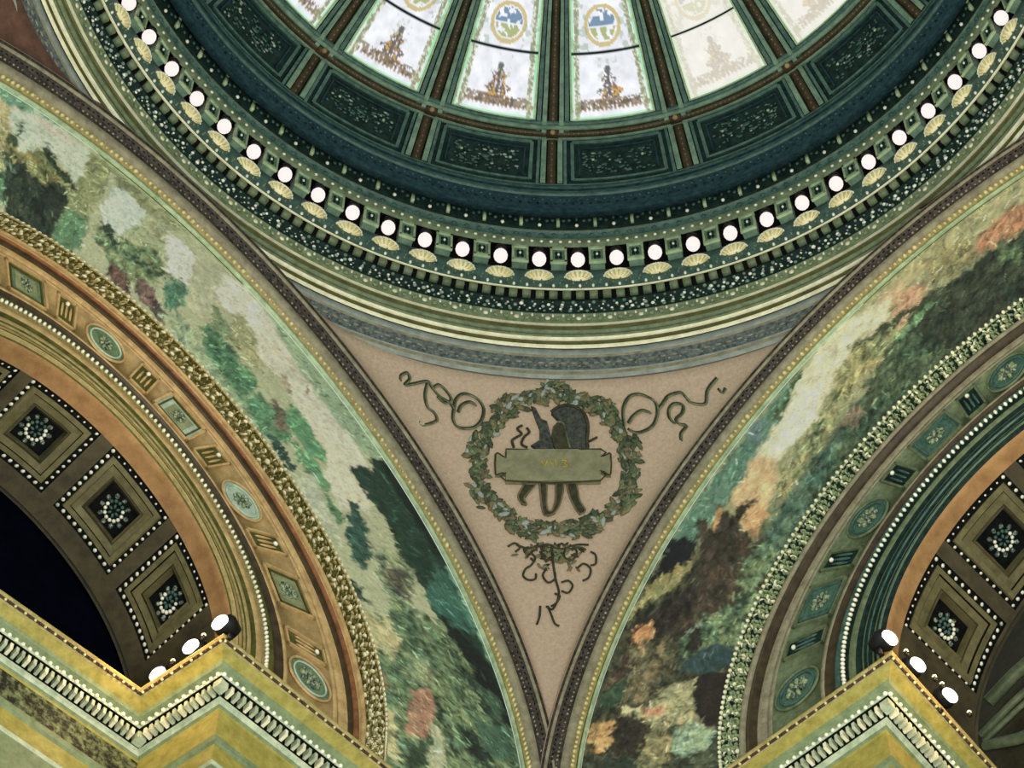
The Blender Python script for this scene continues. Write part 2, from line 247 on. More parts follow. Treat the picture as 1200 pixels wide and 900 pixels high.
# ------------------------------------------------------------------ murals
DATA={'L':[((100,150,115),0.006,0.2,[[2.043,0.904],[1.962,0.89],[1.873,1.0],[1.894,1.061],[1.976,1.089],[2.046,1.119]]),((175,160,95),0.006,0.3,[[2.044,1.083],[2.014,1.124],[2.044,1.418],[2.073,1.539]]),((185,195,168),0.004,0.1,[[2.007,1.171],[1.94,1.003],[1.873,1.015],[1.801,1.035],[1.806,1.177],[1.837,1.376],[1.906,1.286],[1.949,1.352],[2.01,1.452]]),((200,184,158),0.01,0.1,[[1.982,1.112],[1.93,1.038],[1.844,1.05],[1.853,1.116],[1.92,1.116]]),((64,80,46),0.002,0.2,[[1.994,1.195],[1.984,1.178],[2.051,1.573],[2.066,1.592]]),((64,80,46),0.002,0.2,[[2.072,1.525],[2.053,1.488],[2.05,1.508],[2.075,1.566]]),((125,122,62),0.005,0.6,[[1.99,1.446],[1.93,1.276],[1.911,1.339],[1.877,1.357],[1.842,1.401],[1.857,1.517],[1.929,1.575],[1.983,1.593]]),((50,66,42),0.003,0.4,[[1.935,1.285],[1.917,1.238],[1.897,1.338],[1.837,1.383],[1.847,1.468],[1.887,1.419],[1.917,1.391]]),((38,52,38),0.005,0.7,[[2.082,1.661],[2.049,1.583],[1.993,1.517],[1.955,1.564],[1.852,1.479],[1.923,1.913],[1.967,2.2],[2.079,2.2]]),((95,120,85),0.003,0.3,[[2.065,1.578],[2.037,1.568],[2.013,1.604],[2.036,1.629]]),((66,56,40),0.006,0.7,[[2.103,2.139],[2.03,2.052],[1.918,2.2],[1.866,2.2],[1.991,2.2]]),((138,145,88),0.004,0.15,[[1.801,1.035],[1.738,1.022],[1.749,1.189],[1.773,1.444],[1.807,1.681],[1.814,1.909],[1.935,2.059],[1.876,1.706],[1.832,1.366]]),((84,128,86),0.01,0.2,[[1.916,1.904],[1.862,1.661],[1.797,1.632],[1.814,1.909],[1.918,2.08]]),((142,147,96),0.004,0.15,[[1.74,1.028],[1.68,1.026],[1.597,1.025],[1.527,1.013],[1.582,1.102],[1.641,1.174],[1.698,1.155],[1.725,1.132]]),((192,202,182),0.003,0.08,[[1.726,1.145],[1.699,1.125],[1.641,1.174],[1.653,1.332],[1.691,1.469],[1.698,1.584],[1.75,1.563],[1.762,1.458]]),((155,162,112),0.006,0.3,[[1.651,1.22],[1.583,1.144],[1.573,1.408],[1.617,1.541],[1.679,1.503],[1.662,1.357]]),((202,202,184),0.003,0.08,[[1.586,1.172],[1.543,1.154],[1.498,1.139],[1.492,1.464],[1.557,1.543],[1.565,1.382]]),((176,176,134),0.006,0.12,[[1.527,1.013],[1.479,1.018],[1.432,1.048],[1.416,1.283],[1.406,1.609],[1.464,1.651],[1.489,1.464],[1.498,1.139]]),((208,202,178),0.004,0.1,[[1.43,1.062],[1.382,1.014],[1.317,1.013],[1.241,1.087],[1.282,1.248],[1.347,1.281],[1.403,1.374],[1.42,1.297]]),((104,124,78),0.006,0.8,[[1.776,1.618],[1.751,1.535],[1.701,1.59],[1.618,1.437],[1.558,1.454],[1.555,1.592],[1.621,1.825],[1.704,1.928],[1.745,1.841]]),((46,62,42),0.003,0.5,[[1.762,1.543],[1.741,1.541],[1.699,1.618],[1.706,1.683],[1.746,1.662]]),((88,66,54),0.005,0.7,[[1.716,1.828],[1.664,1.81],[1.638,1.972],[1.674,1.993],[1.715,1.949]]),((98,78,68),0.006,0.6,[[1.637,1.779],[1.586,1.754],[1.515,1.848],[1.508,1.981],[1.576,1.956],[1.617,1.926]]),((64,118,90),0.005,0.5,[[1.551,1.545],[1.494,1.47],[1.482,1.65],[1.483,1.811],[1.528,1.793]]),((142,162,118),0.008,0.3,[[1.537,1.911],[1.476,1.771],[1.388,1.784],[1.183,1.934],[1.002,2.015],[1.121,2.023],[1.307,2.015],[1.464,1.991]]),((150,152,98),0.006,0.3,[[1.37,1.342],[1.336,1.25],[1.288,1.336],[1.225,1.525],[1.256,1.578],[1.338,1.559]]),((114,136,90),0.005,0.3,[[1.419,1.417],[1.388,1.4],[1.342,1.505],[1.351,1.616],[1.397,1.663]]),((72,124,84),0.007,0.5,[[1.407,1.677],[1.369,1.619],[1.296,1.618],[1.221,1.621],[1.218,1.785],[1.21,1.917],[1.294,1.889],[1.375,1.849]]),((206,197,168),0.006,0.1,[[1.315,1.216],[1.261,1.066],[1.183,1.027],[1.097,1.086],[1.014,1.15],[0.898,1.209],[0.818,1.482],[0.851,1.584],[0.828,1.739],[0.929,1.681],[0.969,1.557],[1.091,1.48],[1.201,1.415],[1.256,1.438]]),((140,166,126),0.01,0.1,[[1.317,1.013],[1.182,0.943],[1.096,0.924],[1.017,0.967],[0.867,1.009],[0.924,1.075],[0.983,1.15],[1.037,1.201],[1.185,1.175]]),((205,195,160),0.01,0.1,[[1.116,1.518],[1.008,1.436],[0.908,1.374],[0.851,1.423],[0.824,1.659],[0.959,1.577]]),((80,130,88),0.005,0.3,[[1.217,1.893],[1.196,1.693],[1.118,1.682],[1.055,1.684],[1.061,1.94],[1.125,1.976]]),((112,100,74),0.004,0.4,[[1.17,1.64],[1.131,1.591],[1.076,1.726],[1.101,1.826]]),((160,146,114),0.004,0.2,[[1.195,1.405],[1.186,1.314],[1.152,1.418],[1.156,1.477]]),((132,108,96),0.003,0.2,[[1.149,1.257],[1.149,1.183],[1.132,1.267],[1.126,1.337]]),((84,142,94),0.005,0.25,[[1.141,1.483],[1.089,1.464],[1.005,1.516],[0.972,1.581],[0.988,1.705],[1.053,1.668],[1.11,1.663]]),((88,144,94),0.005,0.25,[[1.051,1.738],[0.968,1.659],[0.904,1.701],[0.882,1.768],[0.927,1.796],[0.995,1.825]]),((76,124,78),0.005,0.3,[[0.9,1.801],[0.859,1.744],[0.807,1.745],[0.794,1.836],[0.844,1.862]]),((34,70,60),0.003,0.4,[[1.123,1.893],[1.056,1.868],[0.984,1.873],[0.975,1.951],[1.048,1.973]]),((34,66,56),0.003,0.4,[[1.015,1.993],[0.967,1.987],[0.916,2.008],[0.933,2.175]]),((178,182,148),0.006,0.2,[[0.962,1.941],[0.938,1.791],[0.805,1.849],[0.723,1.888],[0.763,1.953],[0.863,1.999]]),((26,58,44),0.004,0.25,[[0.941,1.38],[0.932,1.209],[0.915,1.198],[0.939,1.148],[0.941,1.08],[0.936,1.004],[0.851,0.991],[0.771,0.97],[0.7,0.94],[0.652,1.031],[0.513,1.006],[0.37,0.855],[0.285,0.945],[0.34,1.13],[0.444,1.247],[0.529,1.358],[0.601,1.338],[0.683,1.412],[0.749,1.369],[0.814,1.367],[0.866,1.387],[0.91,1.407]]),((14,28,26),0.006,0.2,[[0.933,1.047],[0.933,0.952],[0.848,0.964],[0.764,0.965],[0.681,0.968],[0.699,1.052],[0.774,1.089],[0.86,1.087]]),((44,100,84),0.008,0.3,[[0.668,1.106],[0.645,0.933],[0.581,0.906],[0.495,0.961],[0.509,1.164],[0.545,1.321],[0.581,1.36],[0.631,1.249]]),((112,156,116),0.004,0.1,[[0.705,0.959],[0.682,0.905],[0.566,0.942],[0.421,0.947],[0.426,1.023],[0.504,1.02],[0.602,1.014],[0.661,1.031]]),((16,26,24),0.006,0.3,[[0.532,1.318],[0.499,1.177],[0.453,1.047],[0.313,0.959],[0.269,0.992],[0.268,1.08],[0.361,1.194],[0.433,1.295]]),((42,84,70),0.004,0.4,[[0.843,1.62],[0.853,1.51],[0.791,1.556],[0.709,1.672],[0.634,1.843],[0.678,1.875],[0.749,1.813]]),((110,126,88),0.008,0.7,[[0.722,1.634],[0.702,1.393],[0.622,1.388],[0.543,1.547],[0.555,1.693],[0.638,1.734]]),((78,78,62),0.006,0.4,[[0.671,1.606],[0.644,1.462],[0.569,1.528],[0.584,1.642]]),((48,70,50),0.005,0.6,[[0.656,2.136],[0.591,1.941],[0.521,1.873],[0.537,1.97],[0.598,2.171]]),((90,116,76),0.012,0.8,[[0.567,1.663],[0.509,1.312],[0.421,1.236],[0.357,1.183],[0.193,1.048],[0.149,1.043],[-0.165,1.947],[-0.081,2.044],[0.236,2.038],[0.411,1.995]]),((166,162,106),0.006,0.4,[[0.511,1.995],[0.494,1.795],[0.409,1.755],[0.343,1.895],[0.404,2.147]]),((126,142,96),0.006,0.4,[[0.392,1.755],[0.395,1.589],[0.315,1.557],[0.277,1.724],[0.299,1.803]]),((36,50,38),0.004,0.5,[[0.406,1.302],[0.35,1.12],[0.259,1.046],[0.238,1.128],[0.299,1.233]]),((56,84,60),0.004,0.5,[[0.368,1.215],[0.352,1.062],[0.287,1.038],[0.269,1.174]]),((60,98,74),0.006,0.3,[[0.235,1.303],[0.266,1.028],[0.167,1.035],[0.136,1.256]]),((28,44,36),0.004,0.4,[[0.201,1.437],[0.193,1.337],[0.136,1.205],[0.108,1.341]]),((160,114,80),0.004,0.2,[[0.25,1.776],[0.283,1.656],[0.266,1.606],[0.153,1.672],[0.084,1.747],[0.082,1.871],[0.171,1.83]]),((168,172,128),0.003,0.2,[[0.163,1.682],[0.155,1.582],[0.023,1.595],[-0.024,1.711]]),((34,48,34),0.003,0.3,[[0.268,1.599],[0.23,1.547],[0.161,1.555],[0.187,1.623]]),((44,64,40),0.003,0.4,[[0.048,1.848],[0.078,1.723],[-0.031,1.723],[-0.108,1.853]]),((170,166,108),0.006,0.4,[[0.238,2.179],[0.12,1.952],[-0.137,1.9],[-0.106,2.038],[0.064,2.2]]),((140,85,50),0.004,0.4,[[0.322,2.136],[0.286,1.989],[0.203,1.996],[0.237,2.132]])],'R':[((168,160,104),0.006,0.2,[[1.805,1.004],[1.694,1.016],[1.526,1.006],[1.363,1.012],[1.369,1.134],[1.514,1.186],[1.659,1.221],[1.793,1.218]]),((188,122,72),0.008,0.3,[[1.648,1.223],[1.711,1.192],[1.795,1.19],[1.779,1.442],[1.683,1.41],[1.622,1.401]]),((46,58,42),0.01,0.6,[[1.791,1.437],[1.676,1.427],[1.609,1.435],[1.539,1.41],[1.471,1.375],[1.407,1.455],[1.404,1.855],[1.442,2.085],[1.548,2.09],[1.738,2.2]]),((82,106,66),0.006,0.4,[[1.68,1.437],[1.739,1.53],[1.73,1.691],[1.678,1.604]]),((136,130,76),0.008,0.5,[[1.513,1.039],[1.615,1.162],[1.637,1.391],[1.574,1.405],[1.516,1.294]]),((198,146,98),0.008,0.4,[[1.439,1.144],[1.505,1.273],[1.477,1.398],[1.412,1.429],[1.401,1.319]]),((206,168,112),0.01,0.2,[[1.385,1.067],[1.47,1.121],[1.443,1.206],[1.385,1.182]]),((216,206,160),0.012,0.15,[[1.29,0.955],[1.348,1.033],[1.414,1.15],[1.382,1.309],[1.289,1.291],[1.204,1.383],[1.109,1.42],[0.985,1.422],[0.928,1.345],[0.938,1.21],[1.06,1.104],[1.154,1.078],[1.234,1.018]]),((232,218,178),0.012,0.1,[[1.153,1.168],[1.189,1.33],[1.119,1.486],[1.038,1.452],[0.996,1.352],[1.084,1.18]]),((216,172,108),0.01,0.2,[[0.958,1.133],[0.998,1.366],[0.955,1.557],[0.886,1.622],[0.835,1.618],[0.842,1.456],[0.868,1.309]]),((205,148,80),0.006,0.3,[[0.841,1.442],[0.885,1.557],[0.865,1.669],[0.79,1.707],[0.798,1.597]]),((136,138,82),0.01,0.7,[[1.302,1.228],[1.39,1.321],[1.404,1.555],[1.313,1.554],[1.233,1.538],[1.164,1.599],[1.073,1.693],[0.976,1.771],[0.913,1.73],[0.929,1.589],[1.012,1.565],[1.149,1.483]]),((58,80,54),0.008,0.7,[[1.402,1.456],[1.453,1.911],[1.417,2.013],[1.312,2.013],[1.214,1.986],[1.121,1.943],[1.1,1.827],[1.202,1.657],[1.305,1.591]]),((60,70,44),0.004,0.3,[[1.471,1.375],[1.535,1.475],[1.421,1.402],[1.315,1.291],[1.271,1.252],[1.366,1.286]]),((96,140,92),0.004,0.4,[[1.493,1.455],[1.513,1.522],[1.398,1.532],[1.351,1.501],[1.386,1.459]]),((132,110,80),0.005,0.3,[[1.197,1.656],[1.205,1.78],[1.158,1.831],[1.133,1.727]]),((84,126,102),0.01,0.15,[[1.175,1.032],[1.135,1.006],[1.033,1.024],[0.947,1.019],[0.855,1.018],[0.781,1.005],[0.716,1.021],[0.734,1.236],[0.827,1.257],[0.921,1.275],[1.036,1.208],[1.123,1.158]]),((94,124,122),0.008,0.2,[[1.037,0.964],[1.059,1.09],[1.018,1.172],[0.995,1.092]]),((60,90,50),0.004,0.4,[[1.173,1.019],[1.199,1.038],[1.079,1.178],[1.061,1.143]]),((72,104,80),0.01,0.6,[[0.816,1.769],[0.932,1.719],[1.056,1.724],[1.127,1.786],[1.049,1.893],[0.889,1.965],[0.779,2.018],[0.731,1.824]]),((60,52,38),0.006,0.5,[[0.855,1.198],[0.86,1.262],[0.835,1.305],[0.827,1.383],[0.85,1.371],[0.867,1.413],[0.897,1.444],[0.907,1.471],[0.885,1.506],[0.848,1.474],[0.814,1.515],[0.766,1.735],[0.641,1.955],[0.584,1.913],[0.498,1.72],[0.488,1.459],[0.505,1.273],[0.599,1.369],[0.67,1.379],[0.74,1.27],[0.784,1.152],[0.8,1.189],[0.797,1.286]]),((182,130,64),0.003,0.3,[[0.816,1.233],[0.849,1.239],[0.853,1.288],[0.82,1.29],[0.786,1.335]]),((60,52,38),0.002,0.2,[[0.796,1.132],[0.81,1.2],[0.786,1.269],[0.773,1.2]]),((18,20,28),0.005,0.2,[[0.746,1.004],[0.76,1.205],[0.704,1.294],[0.673,1.184],[0.635,1.059],[0.647,1.006],[0.697,1.016]]),((142,132,70),0.004,0.3,[[0.586,1.01],[0.634,1.044],[0.678,1.176],[0.703,1.305],[0.668,1.315],[0.62,1.24],[0.591,1.104],[0.543,1.007],[0.554,0.917]]),((48,40,34),0.006,0.6,[[0.529,1.055],[0.602,1.291],[0.634,1.447],[0.551,1.451],[0.495,1.313],[0.493,1.134]]),((92,116,76),0.008,0.9,[[0.722,1.69],[0.779,1.851],[0.753,1.955],[0.641,1.969],[0.5,2.2],[0.393,2.133],[0.361,1.862],[0.423,1.592],[0.492,1.495],[0.551,1.605],[0.594,1.831]]),((202,132,60),0.003,0.3,[[0.52,1.09],[0.538,1.2],[0.505,1.273],[0.458,1.26],[0.475,1.158]]),((40,70,70),0.008,0.3,[[0.438,1.632],[0.473,1.879],[0.405,2.1],[0.368,1.844],[0.386,1.611]]),((40,36,30),0.003,0.2,[[0.506,1.541],[0.523,1.611],[0.477,1.701],[0.442,1.668],[0.46,1.584]]),((130,145,120),0.002,0.2,[[0.512,1.5],[0.541,1.617],[0.533,1.64],[0.501,1.526]]),((100,94,60),0.008,0.9,[[0.42,1.031],[0.491,1.248],[0.451,1.525],[0.353,1.467],[0.291,1.279],[0.324,1.059]]),((60,46,36),0.004,0.5,[[0.411,1.027],[0.457,1.124],[0.416,1.251],[0.371,1.122]]),((48,74,50),0.005,0.3,[[0.354,1.005],[0.386,1.202],[0.319,1.22],[0.291,1.072]]),((166,156,100),0.006,0.4,[[0.294,1.225],[0.3,1.427],[0.351,1.586],[0.357,1.749],[0.247,1.783],[0.169,1.93],[0.196,1.728],[0.217,1.534],[0.25,1.355]]),((176,122,76),0.004,0.3,[[0.298,1.377],[0.283,1.578],[0.256,1.516],[0.272,1.393]]),((222,204,134),0.002,0.1,[[0.306,1.19],[0.291,1.369],[0.281,1.375],[0.294,1.225]]),((38,30,25),0.003,0.3,[[0.363,1.745],[0.379,1.85],[0.359,1.977],[0.275,2.032],[0.173,1.996],[0.176,1.929],[0.233,1.808],[0.298,1.753]]),((136,162,122),0.006,0.3,[[0.193,1.654],[0.208,1.816],[0.149,1.982],[0.084,1.939],[0.086,1.747],[0.123,1.658]]),((192,140,60),0.004,0.4,[[0.268,1.01],[0.269,1.177],[0.198,1.216],[0.184,1.108],[0.215,1.03]]),((50,42,30),0.004,0.4,[[0.278,1.184],[0.274,1.367],[0.204,1.458],[0.14,1.409],[0.144,1.247],[0.204,1.2]]),((44,56,42),0.005,0.4,[[0.175,1.049],[0.142,1.434],[0.099,1.429],[0.147,1.047]]),((132,126,76),0.005,0.5,[[0.199,1.454],[0.22,1.558],[0.151,1.665],[0.075,1.59],[0.103,1.404]]),((60,72,50),0.004,0.6,[[0.09,1.867],[0.162,2.167],[0.151,2.2],[-0.014,2.158],[0.048,1.747]])],'E':{'ribL':[[[105.71,0.8755],[105.74,0.8842],[105.19,0.891],[104.81,0.8824],[105.19,0.8704],[104.44,0.8751],[102.95,0.8854],[102.31,0.8761],[101.39,0.8646],[100.37,0.8577],[99.86,0.8489]],[[102.92,0.8826],[102.95,0.8619],[102.49,0.8428],[101.72,0.8351],[101.36,0.8242],[101.88,0.8161],[102.74,0.8081]],[[102.31,0.8761],[101.77,0.8838],[100.99,0.8777],[100.25,0.864],[100.87,0.856],[101.65,0.8638]],[[99.86,0.8489],[99.8,0.8311],[99.28,0.819],[98.43,0.8184],[97.54,0.8239],[96.95,0.8389],[96.89,0.8569],[97.49,0.8701],[98.42,0.8765],[99.29,0.8756],[99.81,0.8639],[99.86,0.8489]],[[99.39,0.8444],[99.14,0.857],[98.42,0.8648],[97.69,0.8608]],[[102.74,0.8081],[103.11,0.8112],[103.08,0.816]]],'ribR':[[[82.84,0.8332],[82.79,0.8627],[82.18,0.8806],[81.28,0.8848],[80.26,0.8786],[79.48,0.8668],[79.44,0.8476],[79.99,0.8294],[80.89,0.8207],[81.81,0.8195],[82.45,0.8266]],[[82.4,0.837],[81.83,0.8494],[80.93,0.8566],[80.11,0.8505]],[[79.4,0.8534],[78.8,0.8637],[78.1,0.8751],[76.85,0.8774],[76.33,0.8671],[75.91,0.8569],[74.59,0.8509],[74.07,0.8727],[72.89,0.8887]],[[77.9,0.827],[78.31,0.8387],[78.2,0.8533],[77.62,0.8606],[76.8,0.8553],[77.0,0.8425],[77.67,0.8339],[77.42,0.8241],[76.78,0.8191],[77.39,0.8072],[77.5,0.7936]],[[72.96,0.8699],[72.63,0.8612],[72.27,0.8686]]],'curls':[[[93.64,0.6007],[93.07,0.6089],[92.61,0.6007],[92.97,0.5912]],[[92.0,0.5801],[91.65,0.5896],[91.27,0.5793],[91.62,0.5643],[92.05,0.5565],[92.25,0.5414],[91.81,0.5328],[91.24,0.5354],[91.18,0.5465]],[[90.34,0.6087],[90.77,0.5905],[90.33,0.5765],[89.75,0.5841],[89.9,0.5983]],[[88.28,0.6095],[87.7,0.5952],[88.15,0.5773],[88.8,0.5845],[88.72,0.5988]],[[90.32,0.5584],[90.6,0.5434],[90.17,0.529],[89.6,0.5367],[89.6,0.5515]],[[87.73,0.5591],[87.15,0.5698],[86.58,0.5586],[86.75,0.5403],[87.26,0.5332]],[[86.53,0.5947],[86.11,0.5873],[86.13,0.5692],[86.57,0.5659]],[[89.04,0.5295],[88.47,0.5334],[88.12,0.5222],[88.48,0.5072],[89.04,0.5108]],[[89.61,0.5049],[89.19,0.4994],[89.47,0.4841],[89.89,0.4761]],[[90.79,0.4754],[90.85,0.452],[91.05,0.4341]],[[90.17,0.4759],[89.89,0.4568],[89.61,0.4374],[89.27,0.4316]],[[89.9,0.609],[89.75,0.5733],[89.53,0.5368],[89.26,0.5032],[89.75,0.4705],[90.3,0.4758]],[[92.92,0.6056],[91.8,0.6001],[90.34,0.6087],[89.16,0.6005],[87.76,0.6094],[86.66,0.609]]],'helmet':[[[90.01,0.8559],[89.41,0.8635],[88.46,0.868],[87.43,0.8635],[86.68,0.8516],[86.38,0.8322],[86.51,0.8066],[86.62,0.7897],[88.17,0.7901],[88.49,0.807],[88.82,0.8251],[89.07,0.84],[89.49,0.8473]]],'visor':[[[89.4,0.837],[88.81,0.8341],[88.49,0.8131],[88.17,0.7901],[89.64,0.7898],[89.98,0.8127],[89.82,0.8294]]],'eagle':[[[92.09,0.8675],[91.65,0.865],[91.29,0.8551],[91.02,0.8465],[90.42,0.8425],[90.15,0.8247],[89.81,0.8036],[89.8,0.7897],[90.94,0.789],[91.94,0.7989],[91.13,0.8089],[91.16,0.8285],[91.62,0.8475]]],'light':[[[92.86,0.8343],[93.34,0.8277],[92.9,0.8192],[93.38,0.8125],[93.78,0.8058],[93.57,0.7938]],[[92.43,0.8303],[92.16,0.8231],[92.64,0.8135],[92.85,0.8009],[92.26,0.7955]],[[86.34,0.808],[85.5,0.8151]]],'hilt':[[[92.44,0.7254],[91.42,0.7266],[91.95,0.713],[92.4,0.6992],[92.15,0.6878],[92.61,0.6889],[92.95,0.7034]],[[91.03,0.7286],[90.41,0.7291],[90.38,0.6945],[90.22,0.6779],[89.84,0.6781],[89.54,0.6983],[89.46,0.7296],[88.83,0.7298],[89.07,0.6952],[89.61,0.6732],[90.22,0.6677],[90.68,0.6742]],[[88.52,0.7298],[87.66,0.7298],[87.38,0.6985],[86.86,0.6782],[87.4,0.6716],[87.92,0.6886],[88.3,0.7085]]],'plaque':[[[94.36,0.7847],[85.23,0.7888],[85.27,0.7747],[84.61,0.7788],[84.29,0.7784],[84.4,0.7421],[84.79,0.7425],[85.33,0.7494],[85.38,0.7301],[94.17,0.726],[94.22,0.7405],[94.84,0.7377],[95.16,0.737],[95.3,0.7735],[94.9,0.7743],[94.31,0.7691]]],'marks':[[[90.92,0.7656],[90.59,0.7563],[90.35,0.766]],[[90.11,0.763],[89.79,0.7584]],[[89.55,0.768],[89.47,0.7569]],[[88.99,0.7681],[88.5,0.7666],[88.75,0.7619],[88.43,0.7571],[88.91,0.7555]]],'circ':[[[89.88,0.9061]],[[97.83,0.7608]],[[81.5,0.7677]],[[89.6,0.6232]]]},'CL':[[-1.1166,0.6878],[-0.6888,1.0427],[-0.5523,0.9327],[-0.2756,1.188]],'CRR':[[0.2925,1.1783],[0.5358,0.9491],[0.7187,1.1602]]}
def fbm(u,v,f,seed,octv=4):
    r=np.random.default_rng(seed); out=0; amp=1; tot=0
    for o in range(octv):
        n=64; g=r.random((n,n)); x=(u*f)%n; y=(v*f)%n; xi=x.astype(int); yi=y.astype(int); fx=x-xi; fy=y-yi; fx=fx*fx*(3-2*fx); fy=fy*fy*(3-2*fy)
        a=g[xi%n,yi%n]; b=g[(xi+1)%n,yi%n]; c=g[xi%n,(yi+1)%n]; d=g[(xi+1)%n,(yi+1)%n]
        out=out+amp*((a*(1-fx)+b*fx)*(1-fy)+(c*(1-fx)+d*fx)*fy); tot+=amp; amp*=.55; f*=2.03; 
    return out/tot-.5
def sdf(px,py,poly):
    poly=np.asarray(poly); inside=np.zeros(px.shape,bool); dm=np.full(px.shape,1e9); n=len(poly)
    for k in range(n):
        ax,ay=poly[k]; bx,by=poly[(k+1)%n]; ex,ey=bx-ax,by-ay; L=ex*ex+ey*ey+1e-12
        t=np.clip(((px-ax)*ex+(py-ay)*ey)/L,0,1); dm=np.minimum(dm,np.hypot(px-ax-t*ex,py-ay-t*ey))
        c=((ay>py)!=(by>py)); 
        with np.errstate(divide='ignore',invalid='ignore'): xx=(bx-ax)*(py-ay)/(by-ay+1e-15)+ax
        inside^=(c&(px<xx))
    return np.where(inside,-dm,dm)
def mural(i,name,label,base,key):
    nth,ns=(900,110); th=np.linspace(-.45,2.75,nth); ss=np.linspace(1.0,2.0,ns)
    T,S=np.meshgrid(th,ss,indexing='ij'); P=apt(i,S,T,-.002+.0*S)
    u=T*.85; v=(S-1)*.30
    wx=fbm(u,v,30,3+i)*.008+fbm(u,v,62,5+i,3)*.038; wy=fbm(u,v,34,7+i)*.008+fbm(u,v,66,9+i,3)*.038
    col=np.zeros(T.shape+(3,))+np.array(lin(base)); n1=fbm(u,v,26,21+i); n2=fbm(u,v,70,22+i); n3=fbm(u*.6+v*1.1,v*2.2-u*.3,55,23+i); sg=(1 if i==0 else -1); n4=fbm((u*.8-sg*v*.6)*2.6,(u*.6*sg+v*.8)*.9,75,25+i,3)
    UND={'L':[((74,96,62),.03,.9,[(-.5,.9),(.42,.9),(.50,2.1),(-.5,2.1)])],'R':[((58,60,40),.04,.9,[(-.5,.9),(.66,.9),(.86,2.1),(-.5,2.1)]),((62,84,56),.03,.8,[(.8,1.72),(1.9,1.62),(3,1.5),(3,2.1),(.8,2.1)])]}[key]
    MX=1.96; MIR=[(c,bl,bu,[(2*MX-a,b) for a,b in pts]) for c,bl,bu,pts in DATA[key] if max(a for a,b in pts)>1.12]   # the picture goes on past the crown
    for (c,blur,busy,pts) in UND+MIR+DATA[key]:
        pl=[(a*.85,(b-1)*.30) for a,b in pts]
        px=u+wx*(.5+busy); py=v+wy*(.5+busy); xs=[q[0] for q in pl]; 
        d=sdf(px,py,pl); al=np.clip(.5-d/(blur*1.5+1e-4),0,1)[...,None]
        cc=np.array(lin(c)); k=1+busy*(2.6*n2+1.6*n1+1.6*n3+2.2*n4); k=np.clip(k,.25,2.1)[...,None]
        sh=cc*k; warm=np.clip(busy*(n3+n1)*1.3,-.2,.2)[...,None]; sh=sh*(1+warm*np.array([1.0,-.05,-.7]))
        col=col*(1-al)+sh*al
    # thousands of small dabs, each lighter or darker than what it covers
    rg=np.random.default_rng(77+i); du=.85*3.2/(nth-1); dv=.30/(ns-1); c0=col.copy(); lum=c0.mean(-1)
    for _ in range(15000):
        a=rg.integers(0,nth); b=rg.integers(0,ns); L=rg.uniform(.0035,.014); W=max(.0007,L*rg.uniform(.10,.26)); an=rg.normal(.9 if i==0 else -.7,.6)
        ra=int(L/du)+1; rb=int(L/dv)+1; A0,A1=max(0,a-ra),min(nth,a+ra+1); B0,B1=max(0,b-rb),min(ns,b+rb+1)
        x=(np.arange(A0,A1)-a)[:,None]*du; y=(np.arange(B0,B1)-b)[None,:]*dv; p=x*math.cos(an)+y*math.sin(an); q=-x*math.sin(an)+y*math.cos(an)
        m=np.clip(1.6-1.6*((p/L)**2+(q/W)**2),0,1)[...,None]*.8; amp=.13 if lum[a,b]>.30 else .55
        k=math.exp(rg.normal(0,amp)); hue=1+rg.normal(0,.04,3); cc=c0[a,b]*k*hue; col[A0:A1,B0:B1]=col[A0:A1,B0:B1]*(1-m)+cc*m
    # brush work: dark contour strokes and light dabs where the picture is busy
    lines=np.abs(n3*1.0+n1*.4); ln=np.clip(1-lines/.018,0,1)[...,None]*.35; col=col*(1-ln)
    gr=col.mean(-1,keepdims=True); col=gr+(col-gr)*.70
    col=np.clip(col*(1.52+.5*n2[...,None]),.006,.88)
    mb=MB(); mb.grid(P,0); o=mb.build(name,[paint_mat(name+' paint',grain=.10,gscale=6.0)],attr=col.reshape(-1,3)); return tag(o,label,'mural')
mural(0,'mural','painted mural of pale columns, sky and dark green trees curving round the left arch',(168,172,126),'L')
mural(1,'mural','painted mural with a cream cloud streak, orange glow and dark figures round the right arch',(150,150,98),'R')

# ------------------------------------------------------------------ pendentives and the emblem
RS=math.sqrt(2)
def edge_at(i,z):
    """plan position (azimuth, radius) of the border edge of arch i at height z, on the side of the pendentive"""
    r,d,zc=ST[i][0]; q=(z-zc)/r
    t=r*math.sqrt(max(0,1-q*q)) if q>0 else r
    X=NN[i]*(1+d)+TT[i]*t; return math.atan2(X[1],X[0]),math.hypot(X[0],X[1])
def pend_point(z,u):
    aL,rL=edge_at(0,z); aR,rR=edge_at(1,z); a=aL+(aR-aL)*u; rs=math.sqrt(2-z*z); k=(rL if u<.5 else rR)/rs
    rho=rs*(1-(1-k)*abs(2*u-1)**6); return np.array([rho*math.cos(a),rho*math.sin(a),z])
def pendentive(zs,nu,fn):
    P=np.array([[fn(z,u) for u in np.linspace(0,1,nu)] for z in zs]); mb=MB(); mb.grid(P,0); return mb
zs=np.linspace(-.42,.985,90)
def pend_front(z,u):
    if z<.93: return pend_point(min(z,.90),u) if z<.90 else pend_point(z,u)
    p=pend_point(.93,u); rho=math.hypot(p[0],p[1]); s=(rho+.02)/rho; return np.array([p[0]*s,p[1]*s,z])
struct(pendentive(np.append(np.linspace(-.42,.93,88),[.985]),60,pend_front).build('wall_front',['plaster']),'pink plaster pendentive between the two arches','wall')
